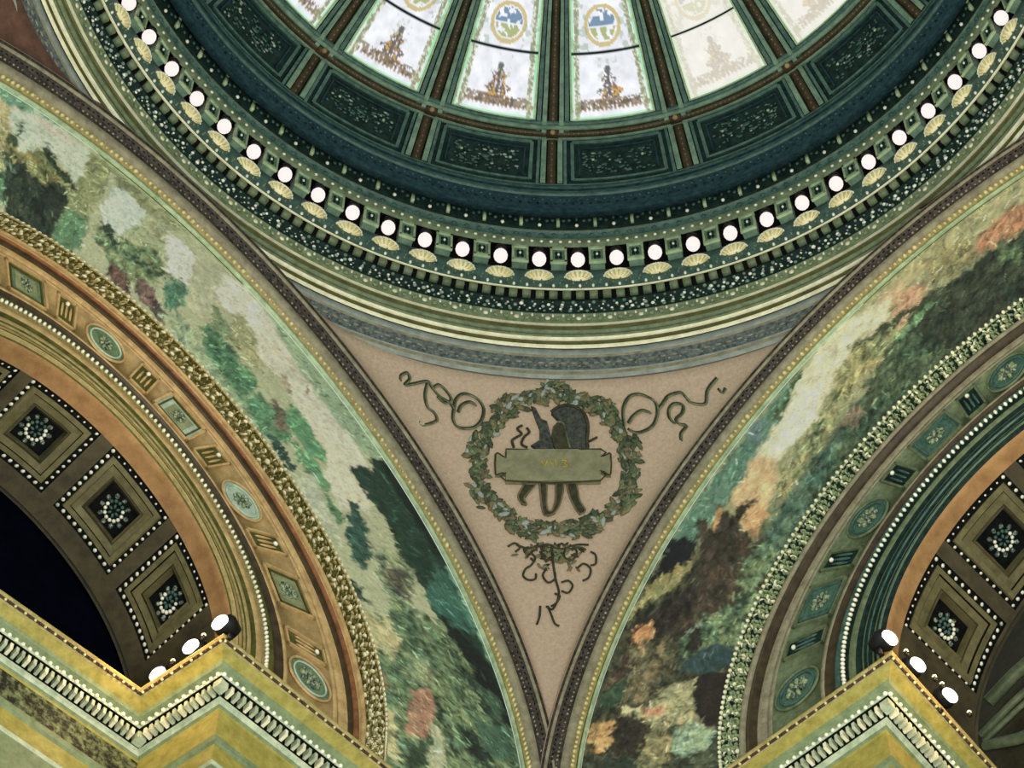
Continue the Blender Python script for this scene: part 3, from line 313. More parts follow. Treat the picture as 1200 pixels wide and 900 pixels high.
for i,side in ((0,'left'),(1,'right')):
    # the neighbouring pendentives: same shape mirrored across the middle of each arch
    t=TT[i]
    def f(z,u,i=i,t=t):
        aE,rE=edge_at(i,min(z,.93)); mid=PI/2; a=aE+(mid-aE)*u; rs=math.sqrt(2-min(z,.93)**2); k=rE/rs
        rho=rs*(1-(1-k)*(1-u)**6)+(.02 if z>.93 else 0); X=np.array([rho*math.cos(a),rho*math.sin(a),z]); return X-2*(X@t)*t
    struct(pendentive(np.append(np.linspace(-.42,.93,60),[.985]),24,f).build('wall_%s'%side,['shaded']),'shade-painted pink pendentive beyond the %s arch crown'%side,'wall')

EM=DATA['E']
def ep(az,z,h=0.):
    a=math.radians(az); rho=math.sqrt(2-z*z)-h; return np.array([rho*math.cos(a),rho*math.sin(a),z-h*.4])
def dense(line,h=.004,n=6,closed=False):
    pts=np.array(line); N=len(pts)
    if closed: pts=np.vstack([pts,pts[:1]])
    out=[]; 
    for k in range(len(pts)-1):
        p0=pts[max(k-1,0)];p1=pts[k];p2=pts[k+1];p3=pts[min(k+2,len(pts)-1)]
        for q in range(n):
            t=q/n; out.append(.5*((2*p1)+(-p0+p2)*t+(2*p0-5*p1+4*p2-p3)*t*t+(-p0+3*p1-3*p2+p3)*t**3))
    if not closed: out.append(pts[-1])
    return np.array([ep(a,z,h) for a,z in out])
def slab(mb,poly,h0,h1,m,m2=None):
    n=len(poly); V=[ep(a,z,h1) for a,z in poly]+[ep(a,z,h0) for a,z in poly]
    mb.add(V,[tuple(range(n))],m); mb.add(V,[(k,(k+1)%n,n+(k+1)%n,n+k) for k in range(n)],m if m2 is None else m2)
em=tag(empty('wreath_emblem',ep(89.7,.76)),'green wreath emblem with tablet, helmet and ribbons on the pink pendentive','emblem')
(aT,zT),(aL_,zL_),(aR_,zR_),(aB,zB)=[EM['circ'][k][0] for k in range(4)]
ac=(aL_+aR_)/2; zc=(zT+zB)/2; RA=(aL_-aR_)/2; RZ=(zT-zB)/2
mb=MB()
for k in range(680):
    ph=2*PI*k/680*1.0+random.random()*.03; rr=random.uniform(.79,1.03); az=ac+RA*rr*math.cos(ph); z=zc+RZ*rr*math.sin(ph)
    bunch=(math.sin(ph*9)>.1); 
    if not bunch and rr>.95: rr=.9; az=ac+RA*rr*math.cos(ph); z=zc+RZ*rr*math.sin(ph)
    p=ep(az,z,.003+.003*random.random()); q=ep(az-.3*math.sin(ph)*1.0,z+.005*math.cos(ph),.004)-p; q/=np.linalg.norm(q)
    n_=-p/np.linalg.norm(p); an=random.uniform(-1.2,1.2); sd=np.cross(n_,q); d1=q*math.cos(an)+sd*math.sin(an); d2=np.cross(n_,d1)
    L=random.uniform(.008,.016); mb.ball(p,d1*L,d2*L*.42,n_*.003,random.choice([0,0,0,1,1,1,1,2,2,3]),6,4)
wr=mb.build('wreath',['wreathm','wleaf','wtan','stone'],em)
for key in ('ribL','ribR'):
    mb=MB()
    for l in EM[key]:
        P=dense(l); mb.tube(P,.0027,0,6); mb.tube(P+np.array([.0026,0,-.004]),.0020,1,5)
    mb.build('ribbon',['ink','wreathm'],em)
mb=MB()
for l in EM['curls']: mb.tube(dense(l),.0023,0,6)
for k in range(110):
    az=ac+random.gauss(0,1.2); z=zB-.012-abs(random.gauss(0,.028)); p=ep(az,z,.003); n_=-p/np.linalg.norm(p); a=np.cross(n_,[0,0,1]); a/=np.linalg.norm(a); b=np.cross(n_,a); t=random.random()*PI
    mb.ball(p,(a*math.cos(t)+b*math.sin(t))*.008,(b*math.cos(t)-a*math.sin(t))*.003,n_*.002,random.choice([0,1,2]),6,4)
mb.build('scroll_pendant',['ink','wreathm','wtan'],em)
mb=MB(); slab(mb,EM['eagle'][0],0,.006,0); mb.build('shield',['inkb'],em)
mb=MB(); slab(mb,EM['helmet'][0],0,.010,0); mb.tube(dense(EM['helmet'][0][:9],.011),.0035,1,6); slab(mb,EM['visor'][0],.0,.013,1); mb.tube(dense(EM['visor'][0][:4],.014),.0022,2,6); mb.build('helmet',['inkb','ink','wreathm'],em)
for l in EM['light']: mb=MB(); mb.tube(dense(l,.004),.0028,0,6); mb.build('plume',['ink'],em)
for l in EM['hilt']:
    mb=MB(); slab(mb,l,0,.006,0); mb.tube(dense(l,.006,4,True),.0018,1,5,closed=True); mb.build('sword_hilt',['ink','wtan'],em)
mb=MB(); slab(mb,EM['plaque'][0],0,.012,0); mb.tube(dense(EM['plaque'][0],.012,2,True),.0018,1,5,closed=True); tb=mb.build('tablet',['plaque','ink'],em,smooth=False)
mb=MB()
for l in EM['marks']: mb.tube(dense(l,.0150,3),.0022,0,5)
mb.build('gold_lettering',['goldink'],tb)

# ------------------------------------------------------------------ dome ring (lathe)
def ringpt(R,az,z): a=math.radians(az); return np.array([R*math.cos(a),R*math.sin(a),z])
AZ=np.radians(np.arange(0,360,1.5))
def lathe(prof,mats,label,cat='moulding',extra=None,names=None):
    mb=MB(); R=np.array([p[0] for p in prof]); Z=np.array([p[1] for p in prof])
    P=np.stack([R[None]*np.cos(AZ)[:,None],R[None]*np.sin(AZ)[:,None],Z[None]+0*AZ[:,None]],-1); mb.grid(P,[p[2] for p in prof[:-1]],close_u=True)
    if extra: extra(mb)
    return struct(mb.build(names or tname(),mats,origin=(0,0,prof[0][1])),label,cat)
LA0=89.28; LST=4.8
def ring_frame(az): a=math.radians(az); return np.array([-math.sin(a),math.cos(a),0]),np.array([-math.cos(a),-math.sin(a),0]),np.array([0,0,1.])
def ringballs(mb,R,z,n,rt,rr,rz,m,az0=0,a0=0,a1=180,every=1,nu=6,nv=4,jit=0):
    for k in range(0,n,every):
        az=(az0+360*k/n)%360
        if not(a0<=az<=a1): continue
        t,c,u=ring_frame(az); q=1+jit*(random.random()-.5)
        mb.ball(ringpt(R,az,z),t*rt*q,c*rr*q,u*rz*q,m,nu,nv)
def ex1(mb):
    ringballs(mb,1.059,.952,300,.0075,.002,.003,1); ringballs(mb,1.062,.945,300,.003,.002,.0025,3,az0=.6)
lathe([(1.075,.915,0),(1.070,.9235,1),(1.069,.9265,1),(1.067,.931,0),(1.066,.9357,2),(1.053,.9638,3),(1.050,.968,4),(1.044,.9815,4),(1.046,.9833,4)],
      ['stone','greyband','bluefret','greyband','stone'],'blue grey fret ring at the foot of the dome drum',extra=ex1)
lathe([(1.046,.9833,0),(1.042,.9812,1),(1.040,.9828,1),(1.036,.9861,2),(1.034,.9989,1),(1.030,.9949,3),(1.026,1.0001,4),(1.022,1.0035,2),(1.019,1.0,4),(1.013,1.006,2),(1.010,1.0137,4),(1.004,1.0057,1),(1.0,1.0053,1),(.997,1.0032,4)],
      ['black','cream','olive','cream','green'],'striped cream and green mouldings of the dome drum')
def ex2(mb):
    for k in range(150):
        az=.6+k*1.2
        if az>180: break
        t,c,u=ring_frame(az); p=ringpt(.990,az,1.012)
        mb.ball(p,t*.0062,c*.003,u*.0070,1 if k%3 else 2,6,4); mb.ball(ringpt(.987,az+.6,1.018),t*.003,c*.003,u*.006,2,6,4)
lathe([(.997,1.0032,0),(.995,1.005,0),(.988,1.0232,0),(.985,1.0228,1)],['green','leafg','cream','tan'],'cream leaf moulding of the dome drum',extra=ex2)
def ex3(mb):
    for r,(R,z) in enumerate(((.983,1.030),(.982,1.0365),(.980,1.043),(.979,1.0495),(.977,1.056))):
        ringballs(mb,R,z,[360,300,330,225,300][r],.0034,.003,.0028,[2,1,3,1,2][r],az0=.3*r,a0=2,a1=178,jit=1.0)
lathe([(.985,1.0228,0),(.984,1.026,0),(.978,1.0639,0),(.974,1.0616,0)],['dteal','pearl','tealg','stone'],'dark carved egg and dart moulding with white dots on the dome drum',extra=ex3)
def ex4(mb):
    for k in range(225):
        az=k*1.6+.35
        if not(0<az<180): continue
        t,c,u=ring_frame(az); mb.box(ringpt(.968,az,1.0725),t*.0083,c*.007,u*.0085,1)
lathe([(.974,1.0616,0),(.974,1.080,0),(.962,1.080,2),(.956,1.0725,2),(.955,1.0752,2)],['black','green','cream'],'row of small dentils and a cream fillet on the dome drum',extra=ex4)
def ex5(mb):
    ringballs(mb,.953,1.083,225,.0034,.004,.0050,1,az0=.35); ringballs(mb,.952,1.093,225,.0026,.004,.0040,2,az0=1.15); ringballs(mb,.951,1.103,300,.0022,.003,.0030,2,az0=.2)
lathe([(.955,1.0752,0),(.952,1.1001,0),(.950,1.1155,0),(.950,1.1468,1),(.962,1.150,1),(.966,1.165,1),(.966,1.275,1),(.934,1.2293,1)],['teal','pearl','green'],'shell shelf and dark lamp gallery of the dome drum',extra=ex5) if False else \
lathe([(.955,1.0752,0),(.952,1.1001,0),(.950,1.1155,0),(.950,1.1468,3),(.966,1.156,3),(.966,1.268,3),(.938,1.2293,2)],['teal','pearl','green','black'],'shell shelf and dark lamp gallery of the dome drum',extra=ex5)
def ex6(mb):
    ringballs(mb,.929,1.2375,300,.0042,.003,.0034,1,az0=.2); ringballs(mb,.925,1.262,225,.006,.003,.005,2,az0=.2)
lathe([(.938,1.2293,0),(.934,1.2293,0),(.930,1.2411,0),(.927,1.248,2),(.925,1.2796,0),(.921,1.2752,0)],['green','pearl','teal'],'grey green band with a pearl row above the lamps',extra=ex6)
def ex7(mb):
    k0=0
    for k in range(75):
        az=(LA0+k*LST)%360
        if not(0<az<180): continue
        t,c,u=ring_frame(az)
        mb.box(ringpt(.912,az,1.300),t*.0034,c*.004,u*.022,4); mb.ball(ringpt(.908,az,1.316),t*.0055,c*.004,u*.004,4,6,4)
        t,c,u=ring_frame(az+LST/2); mb.ball(ringpt(.914,az+LST/2,1.284),t*.0045,c*.004,u*.005,2,6,4); mb.ball(ringpt(.909,az+LST/2,1.305),t*.003,c*.003,u*.009,1,6,4)
        for q in (-.30,-.15,.15,.30):
            t,c,u=ring_frame(az+q*LST); mb.ball(ringpt(.911,az+q*LST,1.302+.006*math.sin(k*2+q*20)),t*.0045,c*.003,u*.006,1,6,4)
lathe([(.921,1.2752,0),(.919,1.278,0),(.905,1.3239,0),(.905,1.335,2),(.873,1.340,2)],['dteal','teal','pearl','brown','palegreen'],'dark relief frieze of slim bars above the lamps',extra=ex7)
def ex8(mb): ringballs(mb,.872,1.318,300,.0030,.002,.0026,1,az0=.2); ringballs(mb,.872,1.300,300,.0032,.002,.004,3,az0=.9)
lathe([(.900,1.300,0),(.895,1.280,0),(.877,1.2676,0),(.873,1.2676,0),(.873,1.3386,1),(.868,1.3345,1),(.867,1.344,1),(.869,1.3553,0),(.865,1.3593,1),(.864,1.372,1),(.866,1.3785,1),(.862,1.3765,0)],['navy','teal','pearl','dteal'],'projecting navy blue ring under the dome panels',extra=ex8)

# lamps, blocks and shells round the gallery (first of each kind, then copies)
ORD=['first','second','third','fourth','fifth','sixth','seventh','eighth','ninth','tenth','eleventh','twelfth','thirteenth','fourteenth','fifteenth','sixteenth']
def place(az):
    k=(az-LA0)/LST
    if abs(k)<.2: return 'directly below the middle dome rib'
    return '%s to the %s of the middle dome rib'%(ORD[int(abs(k)+.6)-1],'left' if k>0 else 'right')
def ring_copies(root, kids, azs, label, group, cat):
    out=[]
    for n,az in enumerate(azs):
        if n==0: r=root; ch=kids
        else:
            r=root.copy(); SC.collection.objects.link(r); ch=[]
            for k in kids: c=k.copy(); SC.collection.objects.link(c); c.parent=r; ch.append(c)
        a=math.radians(az); Rr,Zz=root['_R'],root['_Z']; r.location=(Rr*math.cos(a)*U,Rr*math.sin(a)*U,Zz*U); r.rotation_euler=(0,0,a+PI)
        r['label']=label%place(az); r['category']=cat; r['group']=group; out.append(r)
    for r in out:
        for q in ('_R','_Z'): del r[q]
    return out
def local_root(name,R,Z): o=empty(name,(0,0,0)); o['_R']=R; o['_Z']=Z; return o
# local frame of these: +x towards the dome axis, y along the ring, z up
azs=[LA0+LST/2+LST*k for k in range(-14,14)]
r=local_root('globe_lamp',.940,1.180)
mb=MB(); mb.ball((0,0,-.004),(.0145,0,0),(0,.0145,0),(0,0,.0190),0,14,10); g=mb.build('globe',['bulb'],r,origin=(0,0,0))
mb=MB(); P=[]
for (rad,z) in ((.006,.030),(.013,.026),(.014,.015),(.009,.013)): P.append([(rad*math.cos(t),rad*math.sin(t),z) for t in np.linspace(0,2*PI,12,endpoint=False)])
mb.grid(np.array(P),0,close_v=True); mb.tube([(-.018,0,.026),(-.008,0,.030),(0,0,.028)],.003,0,6); c=mb.build('socket',['metal'],r,origin=(0,0,0))
ring_copies(r,[g,c],azs,'glowing globe lamp on the dome ring, %s','globe lamps round the dome ring','lamp')
r=local_root('gallery_block',.948,1.186)
mb=MB(); mb.box((0,0,0),(.012,0,0),(0,.0150,0),(0,0,.034),0); mb.box((.013,0,.031),(.003,0,0),(0,.017,0),(0,0,.004),1); mb.box((.013,0,-.031),(.003,0,0),(0,.017,0),(0,0,.004),1)
mb.box((.013,.0145,0),(.003,0,0),(0,.0022,0),(0,0,.034),1); mb.box((.013,-.0145,0),(.003,0,0),(0,.0022,0),(0,0,.034),1); b0=mb.build('block',['tealg','palegreen'],r,origin=(0,0,0),smooth=False)
mb=MB()
for t in range(4): an=PI/4+t*PI/2; mb.ball((.013,.0055*math.cos(an),.012*math.sin(an)),(.003,0,0),(0,.004,0),(0,0,.008),0,6,4)
mb.ball((.015,0,0),(.003,0,0),(0,.003,0),(0,0,.004),1,6,4); b1=mb.build('rosette',['dteal','pearl'],r,origin=(0,0,0))
ring_copies(r,[b0,b1],[LA0+LST*k for k in range(-14,15)],'carved green block between globe lamps, %s','carved blocks of the lamp ring','block')
r=local_root('shell_bracket',.9515,1.121)
mb=MB(); nF=17; P=[]
for j in range(7):
    q=j/6; row=[]
    for k in range(nF):
        t=PI*k/(nF-1); fl=1+.07*(k%2)*q; row.append((.015*math.sin(t)*math.sin(q*PI/2)*fl,-.0275*math.cos(t)*math.sin(q*PI/2)**.8*fl,-.019+.019*(1-math.cos(q*PI/2))))
    P.append(row)
mb.grid(np.array(P),0); mb.m=[(0 if (k%(nF-1))%2 else 1) if k//(nF-1)>1 else 0 for k in range(len(mb.m))]; mb.add([(.015*math.sin(PI*k/(nF-1))*1.03,-.0275*math.cos(PI*k/(nF-1))*1.03,0) for k in range(nF)]+[(-.0005,.026,.0),(-.0005,-.026,.0)],[tuple(range(nF+2))],0)
s0=mb.build('shell',['shell','gold'],r,origin=(0,0,0))
mb=MB()
for k in range(9): t=PI*(k+.5)/9; mb.ball((.0158*math.sin(t),-.0285*math.cos(t),-.005),(.002,0,0),(0,.0020,0),(0,0,.005),0,6,4)
mb.tube([(.0153*math.sin(a),-.0278*math.cos(a),-.003) for a in np.linspace(0,PI,20)],.0012,0,5); s1=mb.build('bead_edge',['pearl'],r,origin=(0,0,0))
ring_copies(r,[s0,s1],azs,'cream shell bracket under a globe lamp, %s','shell brackets of the lamp ring','bracket')

# ------------------------------------------------------------------ dome shell, panels, ribs, windows
DP=np.array([(.864,1.374),(.785,1.450),(.772,1.4345),(.62,1.535),(.45,1.625),(.25,1.685),(0.001,1.71)])
lathe([(.866,1.3785,0),(.872,1.39,0),(.80,1.462,0),(.785,1.46,0),(.62,1.565,0),(.45,1.655,0),(.25,1.715,0),(.001,1.74,0)],['dteal','black'],'dark teal dome shell over the crossing','dome',names='ceiling')
def dpt(R,az,h=0.):
    """point over the dome inner surface at radius R; h = relief inwards"""
    z=np.interp(-R,-DP[2:,0],DP[2:,1]); sl=.68; n=np.array([-sl,-1.])/math.hypot(sl,1); R2=R+n[0]*h; z2=z+n[1]*h
    a=np.radians(az); return np.array([R2*math.cos(a),R2*math.sin(a),z2])
def ppt(q,az,h=0.):
    """panel zone below the windows: q 0 (ring) .. 1 (node ring)"""
    R=.864+(.785-.864)*q; z=1.374+(1.450-1.374)*q; n=np.array([-.69,-.72]); R2=R+n[0]*h; z2=z+n[1]*h; a=math.radians(az)
    return np.array([R2*math.cos(a),R2*math.sin(a),z2])
RIB0=90.25; RST=19.2
def beam(mb,fn,q0,q1,az0,daz,h0,h1,m,n=10,taper=True):
    """bar running up the dome between azimuths az0+-daz (degrees)"""
    Q=np.linspace(q0,q1,n); P=np.array([[fn(q,az0-daz,h0),fn(q,az0-daz,h1),fn(q,az0+daz,h1),fn(q,az0+daz,h0)] for q in Q]); mb.grid(P,m)
def hbeam(mb,fn,q,dq,a0,a1,h0,h1,m,n=10):
    A=np.linspace(a0,a1,n); P=np.array([[fn(q-dq,a,h0),fn(q-dq,a,h1),fn(q+dq,a,h1),fn(q+dq,a,h0)] for a in A]); mb.grid(P,m)
for k in range(-4,5):
    c=RIB0+k*RST
    rn='middle one of the ribs in view' if k==0 else '%s to the %s of the middle rib'%(ORD[abs(k)-1],'left' if k>0 else 'right')
    r=tag(empty('dome_rib',dpt(.772,c)),'green dome rib with brown beaded centre, %s'%rn,'rib','ribs of the dome')
    mb=MB()
    for s in (-1,1):
        beam(mb,dpt,.775,.12,c+s*1.35,.36,0,.012,0); beam(mb,dpt,.775,.12,c+s*2.25,.34,0,.007,1); beam(mb,ppt,0,.97,c+s*1.2,.36,0,.012,0); beam(mb,ppt,0,.97,c+s*1.95,.22,0,.006,1)
    mb.build('rib_frame',['tealg','teal'],r,smooth=False)
    mb=MB(); beam(mb,dpt,.772,.12,c,.72,0,.006,0); beam(mb,ppt,0,.98,c,.62,0,.006,0)
    for q in np.linspace(.76,.3,46): p=dpt(q,c,.008); t,cc,u=ring_frame(c); mb.ball(p,t*.0028,cc*.0035,u*.003,1,6,4)
    for q in np.linspace(.05,.92,9): p=ppt(q,c,.008); t,cc,u=ring_frame(c); mb.ball(p,t*.0024,cc*.003,u*.003,1,6,4)
    mb.build('bead_strip',['brown','frame'],r)
    mb=MB(); p=dpt(.777,c,.012); t,cc,u=ring_frame(c); mb.box(p,t*.012,cc*.008,u*.006,0); mb.ball(p+cc*.006-u*.006,t*.006,cc*.006,u*.006,1,8,5); mb.build('boss',['brown','ochre'],r)
# horizontal frame ring between panels and windows
mb=MB()
hbeam(mb,dpt,.777,.006,0,360,0,.010,0,200); hbeam(mb,dpt,.765,.0035,0,360,0,.014,1,200); hbeam(mb,dpt,.757,.004,0,360,0,.009,2,200); hbeam(mb,ppt,.94,.045,0,360,0,.012,1,200)
for k in range(260):
    az=k*.75
    if az<180: p=dpt(.777,az,.011); t,cc,u=ring_frame(az); mb.ball(p,t*.0024,cc*.003,u*.0024,3,6,4)
struct(mb.build(tname(),['brown','tealg','teal','frame'],origin=(0,0,1.43)),'brown beaded ring with green fillets under the dome windows')
place_words=['at the far right edge','right of the glaring window','right of centre','just right of the middle rib','just left of the middle rib','left of centre','at the far left','beyond the far left rib']
for k in range(-4,4):
    a0=RIB0+k*RST; a1=a0+RST; mid=(a0+a1)/2; nm=place_words[k+4] 
    r=tag(empty('dome_coffer',ppt(.5,mid)),'dark carved dome coffer %s, below a skylight window'%nm,'coffer')
    mb=MB(); A=np.linspace(a0+2.2,a1-2.2,14); P=np.array([[ppt(q,a,-.004) for q in (0,.5,.97)] for a in A]); mb.grid(P,3)
    mf=mb; mb=MB()
    for s,aa in ((1,a0+3.0),(-1,a1-3.0)): beam(mb,ppt,.08,.84,aa,.25,-.004,.005,0)
    hbeam(mb,ppt,.84,.03,a0+3,a1-3,-.004,.006,0); hbeam(mb,ppt,.10,.02,a0+3,a1-3,-.004,.004,0)
    for s,aa in ((1,a0+4.0),(-1,a1-4.0)): beam(mb,ppt,.18,.72,aa,.12,-.004,.003,1)
    hbeam(mb,ppt,.72,.012,a0+4,a1-4,-.004,.003,1); mb.build('panel_frame',['teal','navy'],r,smooth=False)
    mb=mf
    for j in range(95):
        az=random.uniform(a0+4.6,a1-4.6); q=random.uniform(.22,.66); t,cc,u=ring_frame(az); mb.ball(ppt(q,az,-.001),t*random.uniform(.002,.006),cc*.002,u*random.uniform(.002,.005),0 if random.random()<.9 else 1,6,4)
    mb.ball(ppt(.45,mid,0),t*.010,cc*.003,u*.008,0,8,5)
    for q in (-3.6,3.6): t,cc,u=ring_frame(mid+q); mb.ball(ppt(.5,mid+q,0),t*.004,cc*.003,u*.004,2,6,4)
    mb.build('carved_field',['teal','stone','palegreen','dteal'],r)
    # window
    W=struct(empty('window_%d'%(k+5),dpt(.6,mid)),'stained glass skylight window %s'%nm,'window')
    na,nr=70,150; fa=np.linspace(0,1,na); Rr=np.linspace(.750,.30,nr); FA,RR=np.meshgrid(fa,Rr,indexing='ij')
    w0=3.1; P=np.array([[dpt(R,a0+w0+(RST-2*w0)*f,.001) for R in Rr] for f in fa])
    hx=(FA-.5)*(RST-2*w0)*PI/180*RR; wid=(RST-2*w0)*PI/180*RR/2; edge=wid-np.abs(hx)
    col=np.zeros(FA.shape+(3,))+np.array([.78,.80,.86]); 
    nz=fbm(hx+1,RR,60,40+k); col*=(1+.5*nz[...,None])
    def put(mask,c,a=1.0):
        mm=np.clip(mask,0,1)[...,None]*a; col[:]=col*(1-mm)+np.array(c)*mm
    G=lambda c: lin(c)
    put((edge<.0045).astype(float),G((150,215,170))); put((RR>.744).astype(float),G((170,225,190)))
    put(((edge>.007)&(edge<.014)&(np.sin(RR*520)>-.2)).astype(float),G((110,110,70)),.8)
    put(((edge>.0095)&(edge<.0125)&(np.sin(RR*520)<-.3)).astype(float),G((40,90,80)),.8)
    put(((RR>.728)&(RR<.737)&(np.sin(hx*700)>-.1)).astype(float),G((150,110,50)),.85)
    # finial bouquet rising from the foot
    yy=.728-RR
    q1=fbm(hx+1,RR,170,60+k,2); q2=fbm(hx+1,RR,260,64+k,2); tri=(np.abs(hx)<.004+np.clip(.040*(1-yy/.066),0,1)*(.72+.28*np.sin(yy*300)))&(yy>0)&(yy<.070)
    put((tri&(q1>-.06)).astype(float),G((128,92,46)),.85); put((tri&(q2>.05)).astype(float),G((44,40,44)),.9); put((tri&(q1>.13)).astype(float),G((206,160,50)),.9); put((tri&(q2<-.14)).astype(float),G((120,50,40)),.8)
    put(((edge>.014)&(yy>-.006)&(yy<.012)&(q2>-.06)).astype(float),G((120,96,54)),.85); put(((edge>.014)&(yy>-.004)&(yy<.010)&(q1>.10)).astype(float),G((60,50,44)),.85)
    put(((edge>.006)&(edge<.017)).astype(float),G((205,205,160)),.45); put(((edge>.006)&(edge<.017)&(q2>.0)).astype(float),G((110,120,74)),.8)
    put(((np.abs(hx)<.022)&(yy>.045)&(yy<.085)&(q1>.12)).astype(float),G((170,180,160)),.6)
    put(((np.abs(hx)<.0028)&(yy>.02)&(yy<.068)).astype(float),G((70,60,60)),.9); put(((np.hypot(hx,(RR-.664))<.007)).astype(float),G((60,80,80)),.8)
    put(((np.abs(RR-.634)<.0022)).astype(float),G((50,60,60)),.95)
    # wreath medallion
    for RC in (.585,.47):
        e=np.hypot(hx/.038,(RR-RC)/.040); put(((e<1)&(e>.80)).astype(float),G((190,165,70)),.85)
        put(((e<.75)&(RR<RC)&(fbm(hx+1,RR,110,70+k,2)>-.12)).astype(float),G((60,110,150)),.9); put(((e<.72)&(RR>RC+.004)&(fbm(hx+1,RR,110,71+k,2)>-.12)).astype(float),G((150,160,70)),.9)
        put(((np.abs(hx)>.034)&(np.abs(RR-RC)<.05)&(fbm(hx+1,RR,90,75+k,2)>.1)).astype(float),G((120,150,110)),.5)
    sunny=k in (-2,-3,-4)
    if sunny: col=col*.42+np.array([.95,.93,.85])*.58  # sun glare painted into these panes as a cream wash
    mb=MB(); mb.grid(P,0)
    mb.build('pane',[M['glass_sun'] if sunny else M['glass']] if 'glass' in M else [M.setdefault('glass',paint_mat('lit stained glass',emit=.66,grain=.03)),M.setdefault('glass_sun',paint_mat('sunlit stained glass',emit=.60,tint=(1,.98,.92),grain=.02))][:1],W,attr=col.reshape(-1,3))
    mb=MB()
    beam(mb,dpt,.752,.30,a0+w0-.15,.16,-.004,.006,0,30); beam(mb,dpt,.752,.30,a1-w0+.15,.16,-.004,.006,0,30); hbeam(mb,dpt,.752,.0022,a0+w0,a1-w0,-.004,.006,0); hbeam(mb,dpt,.634,.0014,a0+w0,a1-w0,-.002,.004,1)
    mb.build('window_frame',['palegreen','dteal'],W,smooth=False)

# ------------------------------------------------------------------ medallions along the two bands
def oval(mb,i,s,th,ra,rb,rt,m,off=.003,n=28):
    p,a,b,c=aframe(i,s,th); mb.tube([p+a*ra*math.cos(t)+b*rb*math.sin(t)+c*off for t in np.linspace(0,2*PI,n,endpoint=False)],rt,m,6,closed=True,up=c)
def disc(mb,i,s,th,ra,rb,m,off=.001,n=24):
    p,a,b,c=aframe(i,s,th); V=[p+c*off]+[p+a*ra*math.cos(t)+b*rb*math.sin(t)+c*off for t in np.linspace(0,2*PI,n,endpoint=False)]; mb.add(V,[(0,1+k,1+(k+1)%n) for k in range(n)],m)
def rectf(mb,i,s,th,ra,rb,w_,m,off=.004):
    p,a,b,c=aframe(i,s,th)
    for q in (-1,1):
        mb.box(p+b*q*rb+c*off/2,a*(ra+w_),b*w_,c*off,m); mb.box(p+a*q*ra+c*off/2,a*w_,b*(rb+w_),c*off,m)
def rquad(mb,i,s,th,ra,rb,m,off=.001):
    p,a,b,c=aframe(i,s,th); mb.add([p+a*ra*x+b*rb*y+c*off for x,y in ((-1,-1),(1,-1),(1,1),(-1,1))],[(0,1,2,3)],m)
def rosette(mb,i,s,th,r,m1,m2,off=.004,n=8,ra=1.0):
    p,a,b,c=aframe(i,s,th)
    for k in range(n):
        t=2*PI*k/n; d=a*math.cos(t)*ra+b*math.sin(t); e=np.cross(c,d); mb.ball(p+d*r*.6+c*off,d*r*.36,e*r*.20,c*r*.22,m1 if k%2 else m2,6,4)
    mb.ball(p+c*off,a*r*.22,b*r*.22,c*r*.3,m1,8,5)
seqL=[('oval',.133),('bar',.289),('square',.529-.05),('bar',.731),('oval',.899),('bar',1.081),('square',1.251),('bar',1.422),('oval',1.597),('bar',1.772),('square',1.945),('bar',2.12),('oval',2.29)]
seqR=[('oval',.177),('bar',.385),('square',.562),('bar',.739),('oval',.911),('bar',1.090),('square',1.267),('bar',1.428),('oval',1.582),('bar',1.752),('square',1.92),('bar',2.09)]
ords=['lowest','second lowest','third from the bottom','fourth from the bottom','fifth from the bottom','sixth from the bottom','seventh from the bottom']
